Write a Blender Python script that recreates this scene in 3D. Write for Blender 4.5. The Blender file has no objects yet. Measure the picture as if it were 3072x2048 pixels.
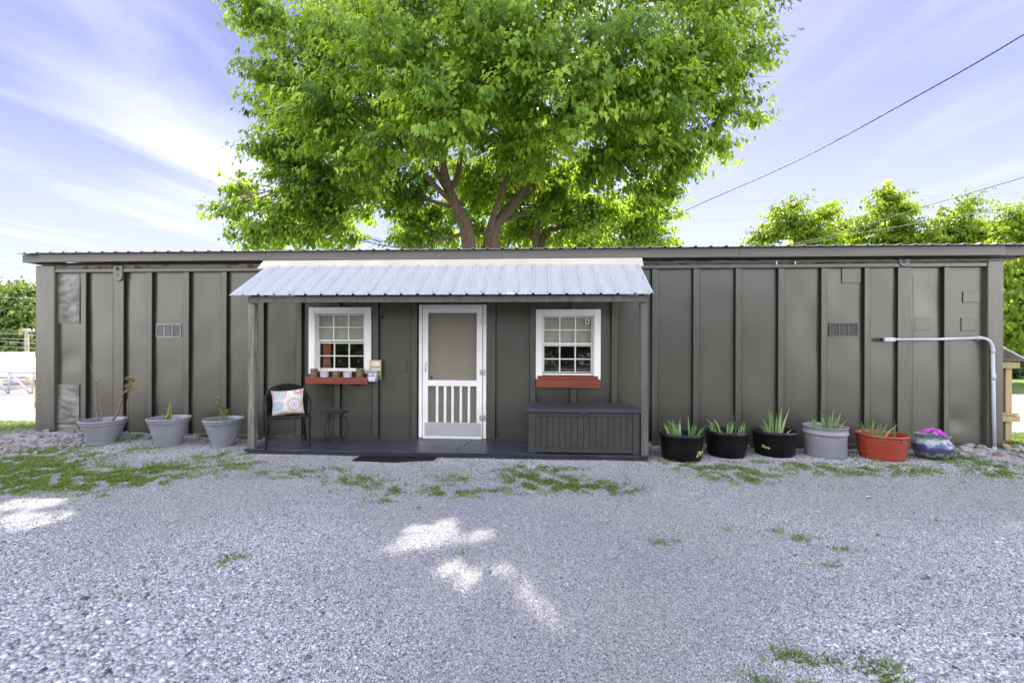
import bpy, bmesh, math, random
import numpy as np
from mathutils import Vector, Matrix, noise as mnoise
R = math.radians
scene = bpy.context.scene
COL = scene.collection
random.seed(7); rng = np.random.default_rng(7)

# ------------------------------------------------------------------ camera, sky, sun, exposure
F = 1365.0; TH = R(3.4); CAM = Vector((0.0, -6.865, 1.55)); ROLL = R(0.18)
cam_d = bpy.data.cameras.new('camera'); cam = bpy.data.objects.new('camera', cam_d); COL.objects.link(cam)
cam_d.sensor_width = 36.0; cam_d.lens = 36.0 * F / 3072.0; cam_d.shift_y = 6.5 / 3072.0
cam_d.clip_start = 0.05; cam_d.clip_end = 3000
cam.matrix_world = (Matrix.Translation(CAM) @ Matrix.Rotation(TH, 4, 'Z') @ Matrix.Rotation(R(90), 4, 'X') @ Matrix.Rotation(ROLL, 4, 'Z'))
scene.camera = cam

SUN_EL = R(50); SUN_AZ = R(12)          # azimuth measured from +Y (behind the building) towards +X
SUN_DIR = Vector((math.sin(SUN_AZ) * math.cos(SUN_EL), math.cos(SUN_AZ) * math.cos(SUN_EL), math.sin(SUN_EL)))
world = bpy.data.worlds.new('World'); scene.world = world; world.use_nodes = True
wn = world.node_tree.nodes; wl = world.node_tree.links; wn.clear()
def wnode(t, **kw):
    n = wn.new(t)
    for k, v in kw.items(): setattr(n, k, v)
    return n
w_out = wnode('ShaderNodeOutputWorld'); w_bg = wnode('ShaderNodeBackground'); w_bg.inputs[1].default_value = 0.05
sky = wnode('ShaderNodeTexSky', sky_type='NISHITA', sun_disc=False, sun_elevation=SUN_EL, sun_rotation=SUN_AZ,
            altitude=200, air_density=1.0, dust_density=0.6, ozone_density=3.0)
tc = wnode('ShaderNodeTexCoord'); sep = wnode('ShaderNodeSeparateXYZ'); wl.new(tc.outputs['Generated'], sep.inputs[0])
# thin cirrus: a cloud sheet at height 1, stretched along one bearing
zc = wnode('ShaderNodeMath', operation='MAXIMUM'); wl.new(sep.outputs['Z'], zc.inputs[0]); zc.inputs[1].default_value = 0.06
dx = wnode('ShaderNodeMath', operation='DIVIDE'); wl.new(sep.outputs['X'], dx.inputs[0]); wl.new(zc.outputs[0], dx.inputs[1])
dy = wnode('ShaderNodeMath', operation='DIVIDE'); wl.new(sep.outputs['Y'], dy.inputs[0]); wl.new(zc.outputs[0], dy.inputs[1])
cmb = wnode('ShaderNodeCombineXYZ'); wl.new(dx.outputs[0], cmb.inputs[0]); wl.new(dy.outputs[0], cmb.inputs[1])
mp = wnode('ShaderNodeMapping'); wl.new(cmb.outputs[0], mp.inputs['Vector'])
mp.inputs['Location'].default_value = (3.1, 0.4, 0); mp.inputs['Rotation'].default_value = (0, 0, R(-16.6)); mp.inputs['Scale'].default_value = (0.85, 0.3, 1)
cn = wnode('ShaderNodeTexNoise'); wl.new(mp.outputs[0], cn.inputs['Vector']); cn.inputs['Scale'].default_value = 1.5
cn.inputs['Detail'].default_value = 9; cn.inputs['Roughness'].default_value = 0.53; cn.inputs['Distortion'].default_value = 0.5
# one broad streak of cloud to the left
m2_ = wnode('ShaderNodeMapping'); wl.new(cmb.outputs[0], m2_.inputs['Vector']); m2_.inputs['Rotation'].default_value = (0, 0, R(-16.6))
s2_ = wnode('ShaderNodeSeparateXYZ'); wl.new(m2_.outputs[0], s2_.inputs[0])
b1_ = wnode('ShaderNodeMath', operation='ADD'); wl.new(s2_.outputs['X'], b1_.inputs[0]); b1_.inputs[1].default_value = 1.06
b2_ = wnode('ShaderNodeMath', operation='ABSOLUTE'); wl.new(b1_.outputs[0], b2_.inputs[0])
b3_ = wnode('ShaderNodeMapRange'); wl.new(b2_.outputs[0], b3_.inputs['Value']); b3_.inputs['From Min'].default_value = 0.62; b3_.inputs['From Max'].default_value = 0.0; b3_.inputs['To Max'].default_value = 0.27; b3_.interpolation_type = 'SMOOTHSTEP'
b4_ = wnode('ShaderNodeMath', operation='ADD'); wl.new(cn.outputs['Fac'], b4_.inputs[0]); wl.new(b3_.outputs[0], b4_.inputs[1])
cr = wnode('ShaderNodeMapRange'); wl.new(b4_.outputs[0], cr.inputs['Value'])
cr.inputs['From Min'].default_value = 0.47; cr.inputs['From Max'].default_value = 0.86; cr.inputs['To Max'].default_value = 0.95
cr.interpolation_type = 'SMOOTHSTEP'
# the thin veil that whitens the sky low down, all the way round
hz = wnode('ShaderNodeMapRange'); wl.new(sep.outputs['Z'], hz.inputs['Value']); hz.inputs['From Min'].default_value = 0.02
hz.inputs['From Max'].default_value = 0.5; hz.inputs['To Min'].default_value = 0.80; hz.inputs['To Max'].default_value = 0.08; hz.interpolation_type = 'SMOOTHSTEP'
cm = wnode('ShaderNodeMath', operation='MAXIMUM'); wl.new(cr.outputs[0], cm.inputs[0]); wl.new(hz.outputs[0], cm.inputs[1])
cmx = wnode('ShaderNodeMath', operation='ADD', use_clamp=True)
cs = wnode('ShaderNodeMath', operation='MULTIPLY'); wl.new(cr.outputs[0], cs.inputs[0]); cs.inputs[1].default_value = 0.75
wl.new(cs.outputs[0], cmx.inputs[0]); wl.new(hz.outputs[0], cmx.inputs[1])
tint = wnode('ShaderNodeMix', data_type='RGBA', blend_type='MULTIPLY'); tint.inputs['Factor'].default_value = 1.0
wl.new(sky.outputs[0], tint.inputs['A']); tint.inputs['B'].default_value = (1.28, 1.03, 1.3, 1)
cmix = wnode('ShaderNodeMix', data_type='RGBA'); wl.new(cmx.outputs[0], cmix.inputs['Factor'])
wl.new(tint.outputs['Result'], cmix.inputs['A']); cmix.inputs['B'].default_value = (7.5, 7.8, 9.7, 1)
# added bright cloud bank, unseen behind the camera, fills the shaded front with light
bk_ = wnode('ShaderNodeMapRange'); wl.new(sep.outputs['Y'], bk_.inputs['Value']); bk_.inputs['From Min'].default_value = 0.1; bk_.inputs['From Max'].default_value = -0.45; bk_.interpolation_type = 'SMOOTHSTEP'
bn_ = wnode('ShaderNodeTexNoise'); wl.new(tc.outputs['Generated'], bn_.inputs['Vector']); bn_.inputs['Scale'].default_value = 3.0; bn_.inputs['Detail'].default_value = 6
br2 = wnode('ShaderNodeMapRange'); wl.new(bn_.outputs['Fac'], br2.inputs['Value']); br2.inputs['From Min'].default_value = 0.35; br2.inputs['From Max'].default_value = 0.6
bm2 = wnode('ShaderNodeMath', operation='MULTIPLY'); wl.new(bk_.outputs[0], bm2.inputs[0]); wl.new(br2.outputs[0], bm2.inputs[1])
bmix = wnode('ShaderNodeMix', data_type='RGBA'); wl.new(bm2.outputs[0], bmix.inputs['Factor']); wl.new(cmix.outputs['Result'], bmix.inputs['A']); 
bl_ = wnode('ShaderNodeMath', operation='MULTIPLY'); wl.new(sep.outputs['X'], bl_.inputs[0]); bl_.inputs[1].default_value = -1.0
br_ = wnode('ShaderNodeMath', operation='MULTIPLY'); wl.new(sep.outputs['X'], br_.inputs[0]); br_.inputs[1].default_value = 0.8
bx_ = wnode('ShaderNodeMath', operation='MAXIMUM'); wl.new(bl_.outputs[0], bx_.inputs[0]); wl.new(br_.outputs[0], bx_.inputs[1])
bm_ = wnode('ShaderNodeMapRange'); wl.new(bx_.outputs[0], bm_.inputs['Value']); bm_.inputs['From Min'].default_value = 0.25; bm_.inputs['From Max'].default_value = 0.85
bc_ = wnode('ShaderNodeMix', data_type='RGBA'); wl.new(bm_.outputs[0], bc_.inputs['Factor']); bc_.inputs['A'].default_value = (17, 18.0, 22.5, 1); bc_.inputs['B'].default_value = (70, 67, 66, 1); wl.new(bc_.outputs['Result'], bmix.inputs['B'])  # added bank is brighter to both sides, so the wall ends reflect more
wl.new(bmix.outputs['Result'], w_bg.inputs[0]); wl.new(w_bg.outputs[0], w_out.inputs[0])

sun_d = bpy.data.lights.new('sun', 'SUN'); sun_d.energy = 5.0; sun_d.angle = R(0.5); sun_d.color = (1.0, 0.93, 0.80)
sun = bpy.data.objects.new('sun', sun_d); COL.objects.link(sun)
sun.rotation_euler = SUN_DIR.to_track_quat('Z', 'Y').to_euler(); sun.location = (5, 10, 30)
vs = scene.view_settings; vs.view_transform = 'Standard'; vs.look = 'None'; vs.gamma = 1.0; vs.use_curve_mapping = False
vs.exposure = 1.47
try:
    scene.cycles.max_bounces = 10; scene.cycles.diffuse_bounces = 5; scene.cycles.transparent_max_bounces = 16
    scene.cycles.transmission_bounces = 6; scene.cycles.caustics_reflective = False; scene.cycles.caustics_refractive = False
    scene.cycles.sample_clamp_indirect = 6.0
except Exception: pass

# ------------------------------------------------------------------ survey helpers: photo position + known depth -> metres
def _ray(px, py):
    x = (px - 1536) / F; y = -(py - 1030.5) / F
    c, s = math.cos(ROLL), math.sin(ROLL); x, y = c * x - s * y, s * x + c * y
    return Vector((x * math.cos(TH) - math.sin(TH), x * math.sin(TH) + math.cos(TH), y))
def P(px, py, k=0.0):                    # on the upright plane k metres in front of the wall -> x, z
    r = _ray(px, py); t = (-k - CAM.y) / r.y; return t * r.x, CAM.z + t * r.z
def PX(px, k=0.0): return P(px, 1030, k)[0]
def G(px, py, z=0.0):                    # on the ground
    r = _ray(px, py); t = (z - CAM.z) / r.z; return CAM.x + t * r.x, CAM.y + t * r.y
def V(px, py, d):                        # at depth d
    r = _ray(px, py); return CAM + r * d

# ------------------------------------------------------------------ materials
MATS = {}
def new_mat(name):
    m = bpy.data.materials.new(name); m.use_nodes = True; m.node_tree.nodes.clear(); MATS[name] = m
    return m, m.node_tree.nodes, m.node_tree.links
def _n(N, t, **kw):
    n = N.new(t)
    for k, v in kw.items(): setattr(n, k, v)
    return n
def rgba(c): return (c[0], c[1], c[2], 1.0)
def paint(name, c1, c2=None, rough=0.6, scale=6.0, metal=0.0, bump=0.0, bscale=60.0, stretch=(1, 1, 1), spec=0.5, detail=5, lo=0.35, hi=0.65,
          rough2=None, dirt=None, dscale=9.0, damt=0.5, dlo=0.55, dhi=0.75, coat=0.0, trans=0.0):
    m, N, L = new_mat(name); o = _n(N, 'ShaderNodeOutputMaterial'); b = _n(N, 'ShaderNodeBsdfPrincipled'); L.new(b.outputs[0], o.inputs[0])
    b.inputs['Roughness'].default_value = rough; b.inputs['Metallic'].default_value = metal; b.inputs['Specular IOR Level'].default_value = spec
    b.inputs['Coat Weight'].default_value = coat
    t = _n(N, 'ShaderNodeTexCoord'); mpn = _n(N, 'ShaderNodeMapping'); L.new(t.outputs['Object'], mpn.inputs[0]); mpn.inputs['Scale'].default_value = stretch
    if c2 is None: c2 = tuple(x * 0.8 for x in c1)
    nz = _n(N, 'ShaderNodeTexNoise'); L.new(mpn.outputs[0], nz.inputs['Vector']); nz.inputs['Scale'].default_value = scale; nz.inputs['Detail'].default_value = detail
    mr = _n(N, 'ShaderNodeMapRange'); L.new(nz.outputs['Fac'], mr.inputs['Value']); mr.inputs['From Min'].default_value = lo; mr.inputs['From Max'].default_value = hi
    mx = _n(N, 'ShaderNodeMix', data_type='RGBA'); L.new(mr.outputs[0], mx.inputs['Factor']); mx.inputs['A'].default_value = rgba(c1); mx.inputs['B'].default_value = rgba(c2)
    out = mx.outputs['Result']
    if dirt:
        n2 = _n(N, 'ShaderNodeTexNoise'); L.new(mpn.outputs[0], n2.inputs['Vector']); n2.inputs['Scale'].default_value = dscale; n2.inputs['Detail'].default_value = 8; n2.inputs['Roughness'].default_value = 0.65
        m2 = _n(N, 'ShaderNodeMapRange'); L.new(n2.outputs['Fac'], m2.inputs['Value']); m2.inputs['From Min'].default_value = dlo; m2.inputs['From Max'].default_value = dhi; m2.inputs['To Max'].default_value = damt
        mx2 = _n(N, 'ShaderNodeMix', data_type='RGBA'); L.new(m2.outputs[0], mx2.inputs['Factor']); L.new(out, mx2.inputs['A']); mx2.inputs['B'].default_value = rgba(dirt); out = mx2.outputs['Result']
    L.new(out, b.inputs['Base Color'])
    if rough2 is not None:
        r2 = _n(N, 'ShaderNodeMapRange'); L.new(nz.outputs['Fac'], r2.inputs['Value']); r2.inputs['From Min'].default_value = 0.3; r2.inputs['From Max'].default_value = 0.7
        r2.inputs['To Min'].default_value = rough; r2.inputs['To Max'].default_value = rough2; L.new(r2.outputs[0], b.inputs['Roughness'])
    if bump > 0:
        n3 = _n(N, 'ShaderNodeTexNoise'); L.new(mpn.outputs[0], n3.inputs['Vector']); n3.inputs['Scale'].default_value = bscale; n3.inputs['Detail'].default_value = 4
        bp = _n(N, 'ShaderNodeBump'); L.new(n3.outputs['Fac'], bp.inputs['Height']); bp.inputs['Strength'].default_value = bump; bp.inputs['Distance'].default_value = 0.01
        L.new(bp.outputs[0], b.inputs['Normal'])
    return m

paint('wall_paint', (0.100, 0.099, 0.080), (0.084, 0.083, 0.068), rough=0.29, metal=0.5, scale=1.2, bump=0.10, bscale=2.5, spec=0.6, detail=2, lo=0.25, hi=0.75, stretch=(1, 1, 0.45), dirt=(0.20, 0.19, 0.16), dscale=34, damt=0.5, dlo=0.70, dhi=0.8)
paint('post_paint', (0.100, 0.099, 0.082), (0.084, 0.083, 0.069), rough=0.3, metal=0.4, scale=4, bump=0.1, bscale=8, stretch=(6, 6, 0.6), dirt=(0.09, 0.085, 0.075), dscale=3, damt=0.35)
paint('black_and_rib_shade', (0.012, 0.012, 0.015), (0.02, 0.014, 0.012), rough=0.8, scale=20, spec=0.1)  # matt black for small parts, also for shade painted beside the ribs
paint('bare_worn_metal', (0.105, 0.103, 0.085), (0.2, 0.198, 0.18), rough=0.42, scale=2.6, detail=9, lo=0.42, hi=0.6, metal=0.15, bump=0.3, bscale=14, dirt=(0.05, 0.045, 0.04), dscale=9, damt=0.8, dlo=0.56, dhi=0.66)
paint('rusty_metal', (0.16, 0.15, 0.125), (0.07, 0.03, 0.02), rough=0.8, scale=7, detail=9, lo=0.5, hi=0.6, stretch=(1, 1, 3), bump=0.4, bscale=50)
paint('rivet_paint', (0.075, 0.073, 0.066), rough=0.5, scale=5)
paint('trim_grey', (0.112, 0.109, 0.09), (0.092, 0.09, 0.075), rough=0.5, scale=3, stretch=(0.5, 5, 5), bump=0.25, bscale=40, dirt=(0.09, 0.085, 0.08), dscale=2.5, damt=0.4)
paint('wood_grey', (0.098, 0.095, 0.08), (0.062, 0.06, 0.053), rough=0.62, scale=5, stretch=(4, 4, 0.35), bump=0.6, bscale=22, dirt=(0.3, 0.29, 0.26), dscale=7, damt=0.35, dlo=0.6, dhi=0.8)
paint('worn_post', (0.15, 0.143, 0.122), (0.085, 0.082, 0.07), rough=0.65, scale=6, stretch=(4, 4, 0.5), bump=0.6, bscale=22, dirt=(0.36, 0.35, 0.31), dscale=9, damt=0.6, dlo=0.5, dhi=0.7)
paint('white_paint', (0.8, 0.8, 0.77), (0.72, 0.72, 0.69), rough=0.42, scale=4, bump=0.1, bscale=50)
paint('vinyl_white', (0.78, 0.78, 0.74), (0.7, 0.69, 0.62), rough=0.35, scale=3)
paint('galvalume', (0.42, 0.435, 0.475), (0.37, 0.385, 0.42), rough=0.5, rough2=0.6, scale=2.2, metal=0.0, stretch=(5, 0.6, 1), dirt=(0.46, 0.46, 0.44), dscale=8, damt=0.5, bump=0.05, bscale=20)
paint('flashing_cream', (0.5, 0.485, 0.4), (0.42, 0.405, 0.33), rough=0.45, scale=3, stretch=(1, 1, 1), dirt=(0.45, 0.42, 0.3), dscale=4, damt=0.5)
paint('roof_grey', (0.5, 0.54, 0.53), (0.42, 0.46, 0.45), rough=0.35, metal=0.3, scale=3)
paint('deck_paint', (0.022, 0.022, 0.043), (0.031, 0.030, 0.052), rough=0.24, rough2=0.36, spec=0.5, scale=3, stretch=(0.6, 9, 1), bump=0.35, bscale=12, dirt=(0.15, 0.14, 0.14), dscale=5, damt=0.4, dlo=0.58, dhi=0.8)
paint('deck_dark', (0.02, 0.02, 0.024), (0.012, 0.012, 0.014), rough=0.55, scale=5, stretch=(0.5, 3, 3), bump=0.3, bscale=40)
paint('box_plastic', (0.042, 0.044, 0.040), (0.034, 0.036, 0.033), rough=0.5, spec=0.3, scale=3, stretch=(6, 6, 0.7), bump=0.2, bscale=30, dirt=(0.028, 0.027, 0.03), dscale=7, damt=0.7, dlo=0.57, dhi=0.63)
paint('lid_plastic', (0.042, 0.044, 0.055), (0.034, 0.036, 0.045), rough=0.4, spec=0.35, scale=3, bump=0.2, bscale=40, dirt=(0.16, 0.16, 0.17), dscale=5, damt=0.4)
paint('black_plastic', (0.004, 0.004, 0.005), (0.007, 0.007, 0.008), rough=0.42, spec=0.15, scale=6, dirt=(0.1, 0.095, 0.09), dscale=7, damt=0.07, bump=0.05)
paint('rim_plastic', (0.014, 0.014, 0.019), (0.01, 0.01, 0.013), rough=0.3, spec=0.35, scale=9, stretch=(1, 1, 1))
paint('grey_resin', (0.235, 0.235, 0.265), (0.2, 0.2, 0.23), rough=0.48, scale=5, bump=0.08, bscale=80, dirt=(0.2, 0.18, 0.16), dscale=6, damt=0.4, dlo=0.6)
paint('red_tub', (0.30, 0.045, 0.02), (0.24, 0.035, 0.017), rough=0.42, scale=4, stretch=(1, 1, 5), bump=0.1, bscale=15, dirt=(0.5, 0.16, 0.1), dscale=6, damt=0.35)
paint('red_stain', (0.23, 0.045, 0.016), (0.14, 0.027, 0.012), rough=0.5, scale=5, stretch=(0.4, 4, 4), bump=0.3, bscale=35)
paint('soil', (0.045, 0.033, 0.023), (0.02, 0.015, 0.01), rough=0.95, scale=30, bump=0.8, bscale=60)
paint('chair_black', (0.008, 0.007, 0.009), (0.014, 0.012, 0.014), rough=0.4, scale=30, spec=0.25)
paint('iron_black', (0.008, 0.008, 0.011), (0.014, 0.014, 0.017), rough=0.45, scale=40, spec=0.25)
paint('pvc_grey', (0.46, 0.48, 0.52), (0.4, 0.42, 0.47), rough=0.38, scale=4, dirt=(0.3, 0.3, 0.28), dscale=9, damt=0.35)
paint('vent_metal', (0.34, 0.33, 0.3), (0.26, 0.25, 0.22), rough=0.45, metal=0.4, scale=12)
paint('louvre_metal', (0.12, 0.12, 0.135), (0.085, 0.085, 0.095), rough=0.5, scale=14)
paint('vent_dark', (0.12, 0.12, 0.125), (0.07, 0.07, 0.075), rough=0.6, scale=20)
paint('galvanised', (0.5, 0.52, 0.55), (0.36, 0.38, 0.42), rough=0.35, metal=0.6, scale=12)
paint('ceramic_white', (0.72, 0.72, 0.76), (0.6, 0.6, 0.66), rough=0.4, scale=20)
paint('lumber_yellow', (0.55, 0.42, 0.16), (0.46, 0.33, 0.13), rough=0.65, scale=5, stretch=(5, 5, 0.5), bump=0.3, bscale=30)
paint('pine_lumber', (0.42, 0.31, 0.15), (0.33, 0.25, 0.12), rough=0.7, scale=4, stretch=(5, 5, 0.4), bump=0.3, bscale=30)
paint('paper_white', (0.7, 0.68, 0.62), (0.6, 0.58, 0.5), rough=0.7, scale=30)
paint('screen_beige', (0.42, 0.38, 0.27), (0.37, 0.34, 0.24), rough=0.5, scale=1.5)
paint('kick_metal', (0.55, 0.56, 0.54), (0.48, 0.49, 0.47), rough=0.3, metal=0.35, scale=3)
paint('interior_wall', (0.3, 0.27, 0.23), rough=0.8, scale=2)
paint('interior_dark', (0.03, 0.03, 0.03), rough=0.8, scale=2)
paint('blind_white', (0.62, 0.61, 0.53), (0.57, 0.56, 0.49), rough=0.45, scale=3)
paint('curtain_orange', (0.5, 0.17, 0.08), (0.4, 0.12, 0.06), rough=0.8, scale=30, stretch=(8, 8, 0.5))
paint('sticker_white', (0.75, 0.73, 0.7), rough=0.4); paint('sticker_red', (0.45, 0.04, 0.05), rough=0.4)
paint('bark', (0.20, 0.15, 0.10), (0.10, 0.075, 0.05), rough=0.9, scale=9, stretch=(3, 3, 0.5), bump=0.9, bscale=20, detail=8)
paint('bark_pot', (0.16, 0.12, 0.07), (0.07, 0.06, 0.03), rough=0.9, scale=30, detail=8, bump=0.9, bscale=60, dirt=(0.3, 0.26, 0.15), dscale=26, damt=0.8, dlo=0.5, dhi=0.6)
paint('bark_grey', (0.22, 0.19, 0.15), (0.13, 0.11, 0.09), rough=0.9, scale=9, bump=0.5, bscale=30)
paint('twig', (0.10, 0.085, 0.07), (0.2, 0.17, 0.14), rough=0.8, scale=30)
paint('cable_black', (0.015, 0.015, 0.017), rough=0.6); paint('cable_pale', (0.4, 0.4, 0.4), rough=0.5)
paint('pole_wood', (0.36, 0.31, 0.27), (0.27, 0.23, 0.2), rough=0.85, scale=3, stretch=(5, 5, 0.4))
paint('gate_steel', (0.55, 0.55, 0.58), (0.4, 0.4, 0.44), rough=0.45, metal=0.5, scale=6)
paint('shed_white', (0.75, 0.74, 0.72), rough=0.6); paint('banner_blue', (0.07, 0.1, 0.36), (0.1, 0.13, 0.4), rough=0.5)
paint('mat_rubber', (0.007, 0.007, 0.009), (0.012, 0.012, 0.014), rough=0.6, spec=0.2, scale=30, bump=0.6, bscale=120)
paint('yellow_ink', (0.72, 0.74, 0.2), rough=0.5)
paint('pink_petal', (0.5, 0.06, 0.46), (0.38, 0.03, 0.4), rough=0.6, scale=30)
paint('iron_pipe', (0.16, 0.17, 0.2), (0.28, 0.2, 0.14), rough=0.6, scale=1)
paint('grass_far', (0.07, 0.14, 0.02), (0.12, 0.2, 0.03), rough=0.9, scale=4, bump=0.6, bscale=40)
paint('road_asphalt', (0.2, 0.2, 0.21), (0.16, 0.16, 0.17), rough=0.85, scale=3, bump=0.2, bscale=90)

def leaf_mat(name, stops, trans, tw=0.45, rough=0.42, spec=0.4):
    m, N, L = new_mat(name); o = _n(N, 'ShaderNodeOutputMaterial')
    a = _n(N, 'ShaderNodeAttribute', attribute_name='tint'); rp = _n(N, 'ShaderNodeValToRGB'); L.new(a.outputs['Fac'], rp.inputs[0])
    e = rp.color_ramp.elements; e[0].color = rgba(stops[0]); e[1].color = rgba(stops[-1])
    for i, s in enumerate(stops[1:-1]): q = e.new((i + 1) / (len(stops) - 1)); q.color = rgba(s)
    b = _n(N, 'ShaderNodeBsdfPrincipled'); L.new(rp.outputs[0], b.inputs['Base Color']); b.inputs['Roughness'].default_value = rough; b.inputs['Specular IOR Level'].default_value = spec
    t = _n(N, 'ShaderNodeBsdfTranslucent'); mv = _n(N, 'ShaderNodeMix', data_type='RGBA', blend_type='MULTIPLY'); mv.inputs['Factor'].default_value = 1
    L.new(rp.outputs[0], mv.inputs['A']); mv.inputs['B'].default_value = rgba(trans); L.new(mv.outputs['Result'], t.inputs[0])
    mx = _n(N, 'ShaderNodeMixShader'); mx.inputs[0].default_value = tw; L.new(b.outputs[0], mx.inputs[1]); L.new(t.outputs[0], mx.inputs[2]); L.new(mx.outputs[0], o.inputs[0])
    return m
leaf_mat('tree_leaf', [(0.05, 0.12, 0.017), (0.16, 0.29, 0.038), (0.32, 0.46, 0.09)], (2.35, 2.0, 0.9), tw=0.5)
leaf_mat('far_leaf', [(0.12, 0.19, 0.022), (0.20, 0.29, 0.03), (0.29, 0.38, 0.05)], (2.1, 1.9, 0.9), tw=0.55)
leaf_mat('left_leaf', [(0.05, 0.09, 0.02), (0.13, 0.2, 0.035), (0.26, 0.34, 0.07)], (1.8, 1.7, 0.8), tw=0.35)
leaf_mat('blade_leaf', [(0.07, 0.15, 0.04), (0.17, 0.29, 0.09), (0.32, 0.44, 0.2)], (1.5, 1.5, 0.8), tw=0.25)
leaf_mat('grass_leaf', [(0.08, 0.13, 0.03), (0.15, 0.23, 0.05), (0.27, 0.32, 0.11)], (1.8, 1.8, 0.8), tw=0.35)
leaf_mat('croton_leaf', [(0.16, 0.035, 0.02), (0.30, 0.26, 0.04), (0.09, 0.13, 0.025)], (1.4, 1.3, 0.8), tw=0.3)
leaf_mat('snake_leaf', [(0.05, 0.12, 0.03), (0.3, 0.36, 0.12)], (1.2, 1.2, 0.8), tw=0.15)
leaf_mat('hedge_leaf', [(0.015, 0.045, 0.01), (0.03, 0.08, 0.015), (0.07, 0.15, 0.02)], (1.8, 1.8, 0.8), tw=0.3)

def glass_mat():
    m, N, L = new_mat('window_glass'); o = _n(N, 'ShaderNodeOutputMaterial'); f = _n(N, 'ShaderNodeLayerWeight'); f.inputs[0].default_value = 0.5; pw = _n(N, 'ShaderNodeMath', operation='POWER'); L.new(f.outputs['Facing'], pw.inputs[0]); pw.inputs[1].default_value = 4.0
    mu = _n(N, 'ShaderNodeMath', operation='MULTIPLY_ADD', use_clamp=True); L.new(pw.outputs[0], mu.inputs[0]); mu.inputs[1].default_value = 0.8; mu.inputs[2].default_value = 0.09
    t = _n(N, 'ShaderNodeBsdfTransparent'); t.inputs[0].default_value = (0.86, 0.88, 0.86, 1); g = _n(N, 'ShaderNodeBsdfGlossy'); g.inputs['Roughness'].default_value = 0.02
    mx = _n(N, 'ShaderNodeMixShader'); L.new(mu.outputs[0], mx.inputs[0]); L.new(t.outputs[0], mx.inputs[1]); L.new(g.outputs[0], mx.inputs[2]); L.new(mx.outputs[0], o.inputs[0])
glass_mat()
def mesh_screen():
    m, N, L = new_mat('insect_screen'); o = _n(N, 'ShaderNodeOutputMaterial')
    t = _n(N, 'ShaderNodeBsdfTransparent'); d = _n(N, 'ShaderNodeBsdfDiffuse'); d.inputs[0].default_value = (0.2, 0.19, 0.17, 1)
    mx = _n(N, 'ShaderNodeMixShader'); mx.inputs[0].default_value = 0.42; L.new(t.outputs[0], mx.inputs[1]); L.new(d.outputs[0], mx.inputs[2]); L.new(mx.outputs[0], o.inputs[0])
mesh_screen()

def ground_mat(name, cols, scale=70.0, bump=0.7, broad=((0.92, 0.92, 0.97), (1.08, 1.06, 0.98))):
    m, N, L = new_mat(name); o = _n(N, 'ShaderNodeOutputMaterial'); b = _n(N, 'ShaderNodeBsdfPrincipled'); L.new(b.outputs[0], o.inputs[0]); b.inputs['Roughness'].default_value = 0.9
    b.inputs['Specular IOR Level'].default_value = 0.25
    t = _n(N, 'ShaderNodeTexCoord'); vo = _n(N, 'ShaderNodeTexVoronoi'); L.new(t.outputs['Object'], vo.inputs['Vector']); vo.inputs['Scale'].default_value = scale
    sp = _n(N, 'ShaderNodeSeparateColor'); L.new(vo.outputs['Color'], sp.inputs[0]); rp = _n(N, 'ShaderNodeValToRGB'); L.new(sp.outputs[0], rp.inputs[0])
    e = rp.color_ramp.elements; e[0].color = rgba(cols[0]); e[1].color = rgba(cols[-1])
    for i, s in enumerate(cols[1:-1]): q = e.new((i + 1) / (len(cols) - 1)); q.color = rgba(s)
    nz = _n(N, 'ShaderNodeTexNoise'); L.new(t.outputs['Object'], nz.inputs['Vector']); nz.inputs['Scale'].default_value = 0.9; nz.inputs['Detail'].default_value = 6
    mr = _n(N, 'ShaderNodeMapRange'); L.new(nz.outputs['Fac'], mr.inputs['Value']); mr.inputs['From Min'].default_value = 0.35; mr.inputs['From Max'].default_value = 0.65
    c2 = _n(N, 'ShaderNodeMix', data_type='RGBA'); L.new(mr.outputs[0], c2.inputs['Factor']); c2.inputs['A'].default_value = rgba(broad[0]); c2.inputs['B'].default_value = rgba(broad[1])
    mu = _n(N, 'ShaderNodeMix', data_type='RGBA', blend_type='MULTIPLY'); mu.inputs['Factor'].default_value = 1; L.new(rp.outputs[0], mu.inputs['A']); L.new(c2.outputs['Result'], mu.inputs['B'])
    L.new(mu.outputs['Result'], b.inputs['Base Color'])
    inv = _n(N, 'ShaderNodeMath', operation='MULTIPLY'); L.new(vo.outputs['Distance'], inv.inputs[0]); inv.inputs[1].default_value = -1.0
    bp = _n(N, 'ShaderNodeBump'); L.new(inv.outputs[0], bp.inputs['Height']); bp.inputs['Strength'].default_value = bump; bp.inputs['Distance'].default_value = 0.012; L.new(bp.outputs[0], b.inputs['Normal'])
ground_mat('gravel_fines', [(0.15, 0.15, 0.16), (0.32, 0.32, 0.345), (0.45, 0.45, 0.48)], scale=100.0, bump=0.9)
def tint_mat(name, cols, rough=0.85, bump=0.3):
    m, N, L = new_mat(name); o = _n(N, 'ShaderNodeOutputMaterial'); b = _n(N, 'ShaderNodeBsdfPrincipled'); L.new(b.outputs[0], o.inputs[0]); b.inputs['Roughness'].default_value = rough
    b.inputs['Specular IOR Level'].default_value = 0.3
    a = _n(N, 'ShaderNodeAttribute', attribute_name='tint'); rp = _n(N, 'ShaderNodeValToRGB'); L.new(a.outputs['Fac'], rp.inputs[0]); e = rp.color_ramp.elements
    e[0].color = rgba(cols[0]); e[1].color = rgba(cols[-1])
    for i, s in enumerate(cols[1:-1]): q = e.new((i + 1) / (len(cols) - 1)); q.color = rgba(s)
    L.new(rp.outputs[0], b.inputs['Base Color'])
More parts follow.
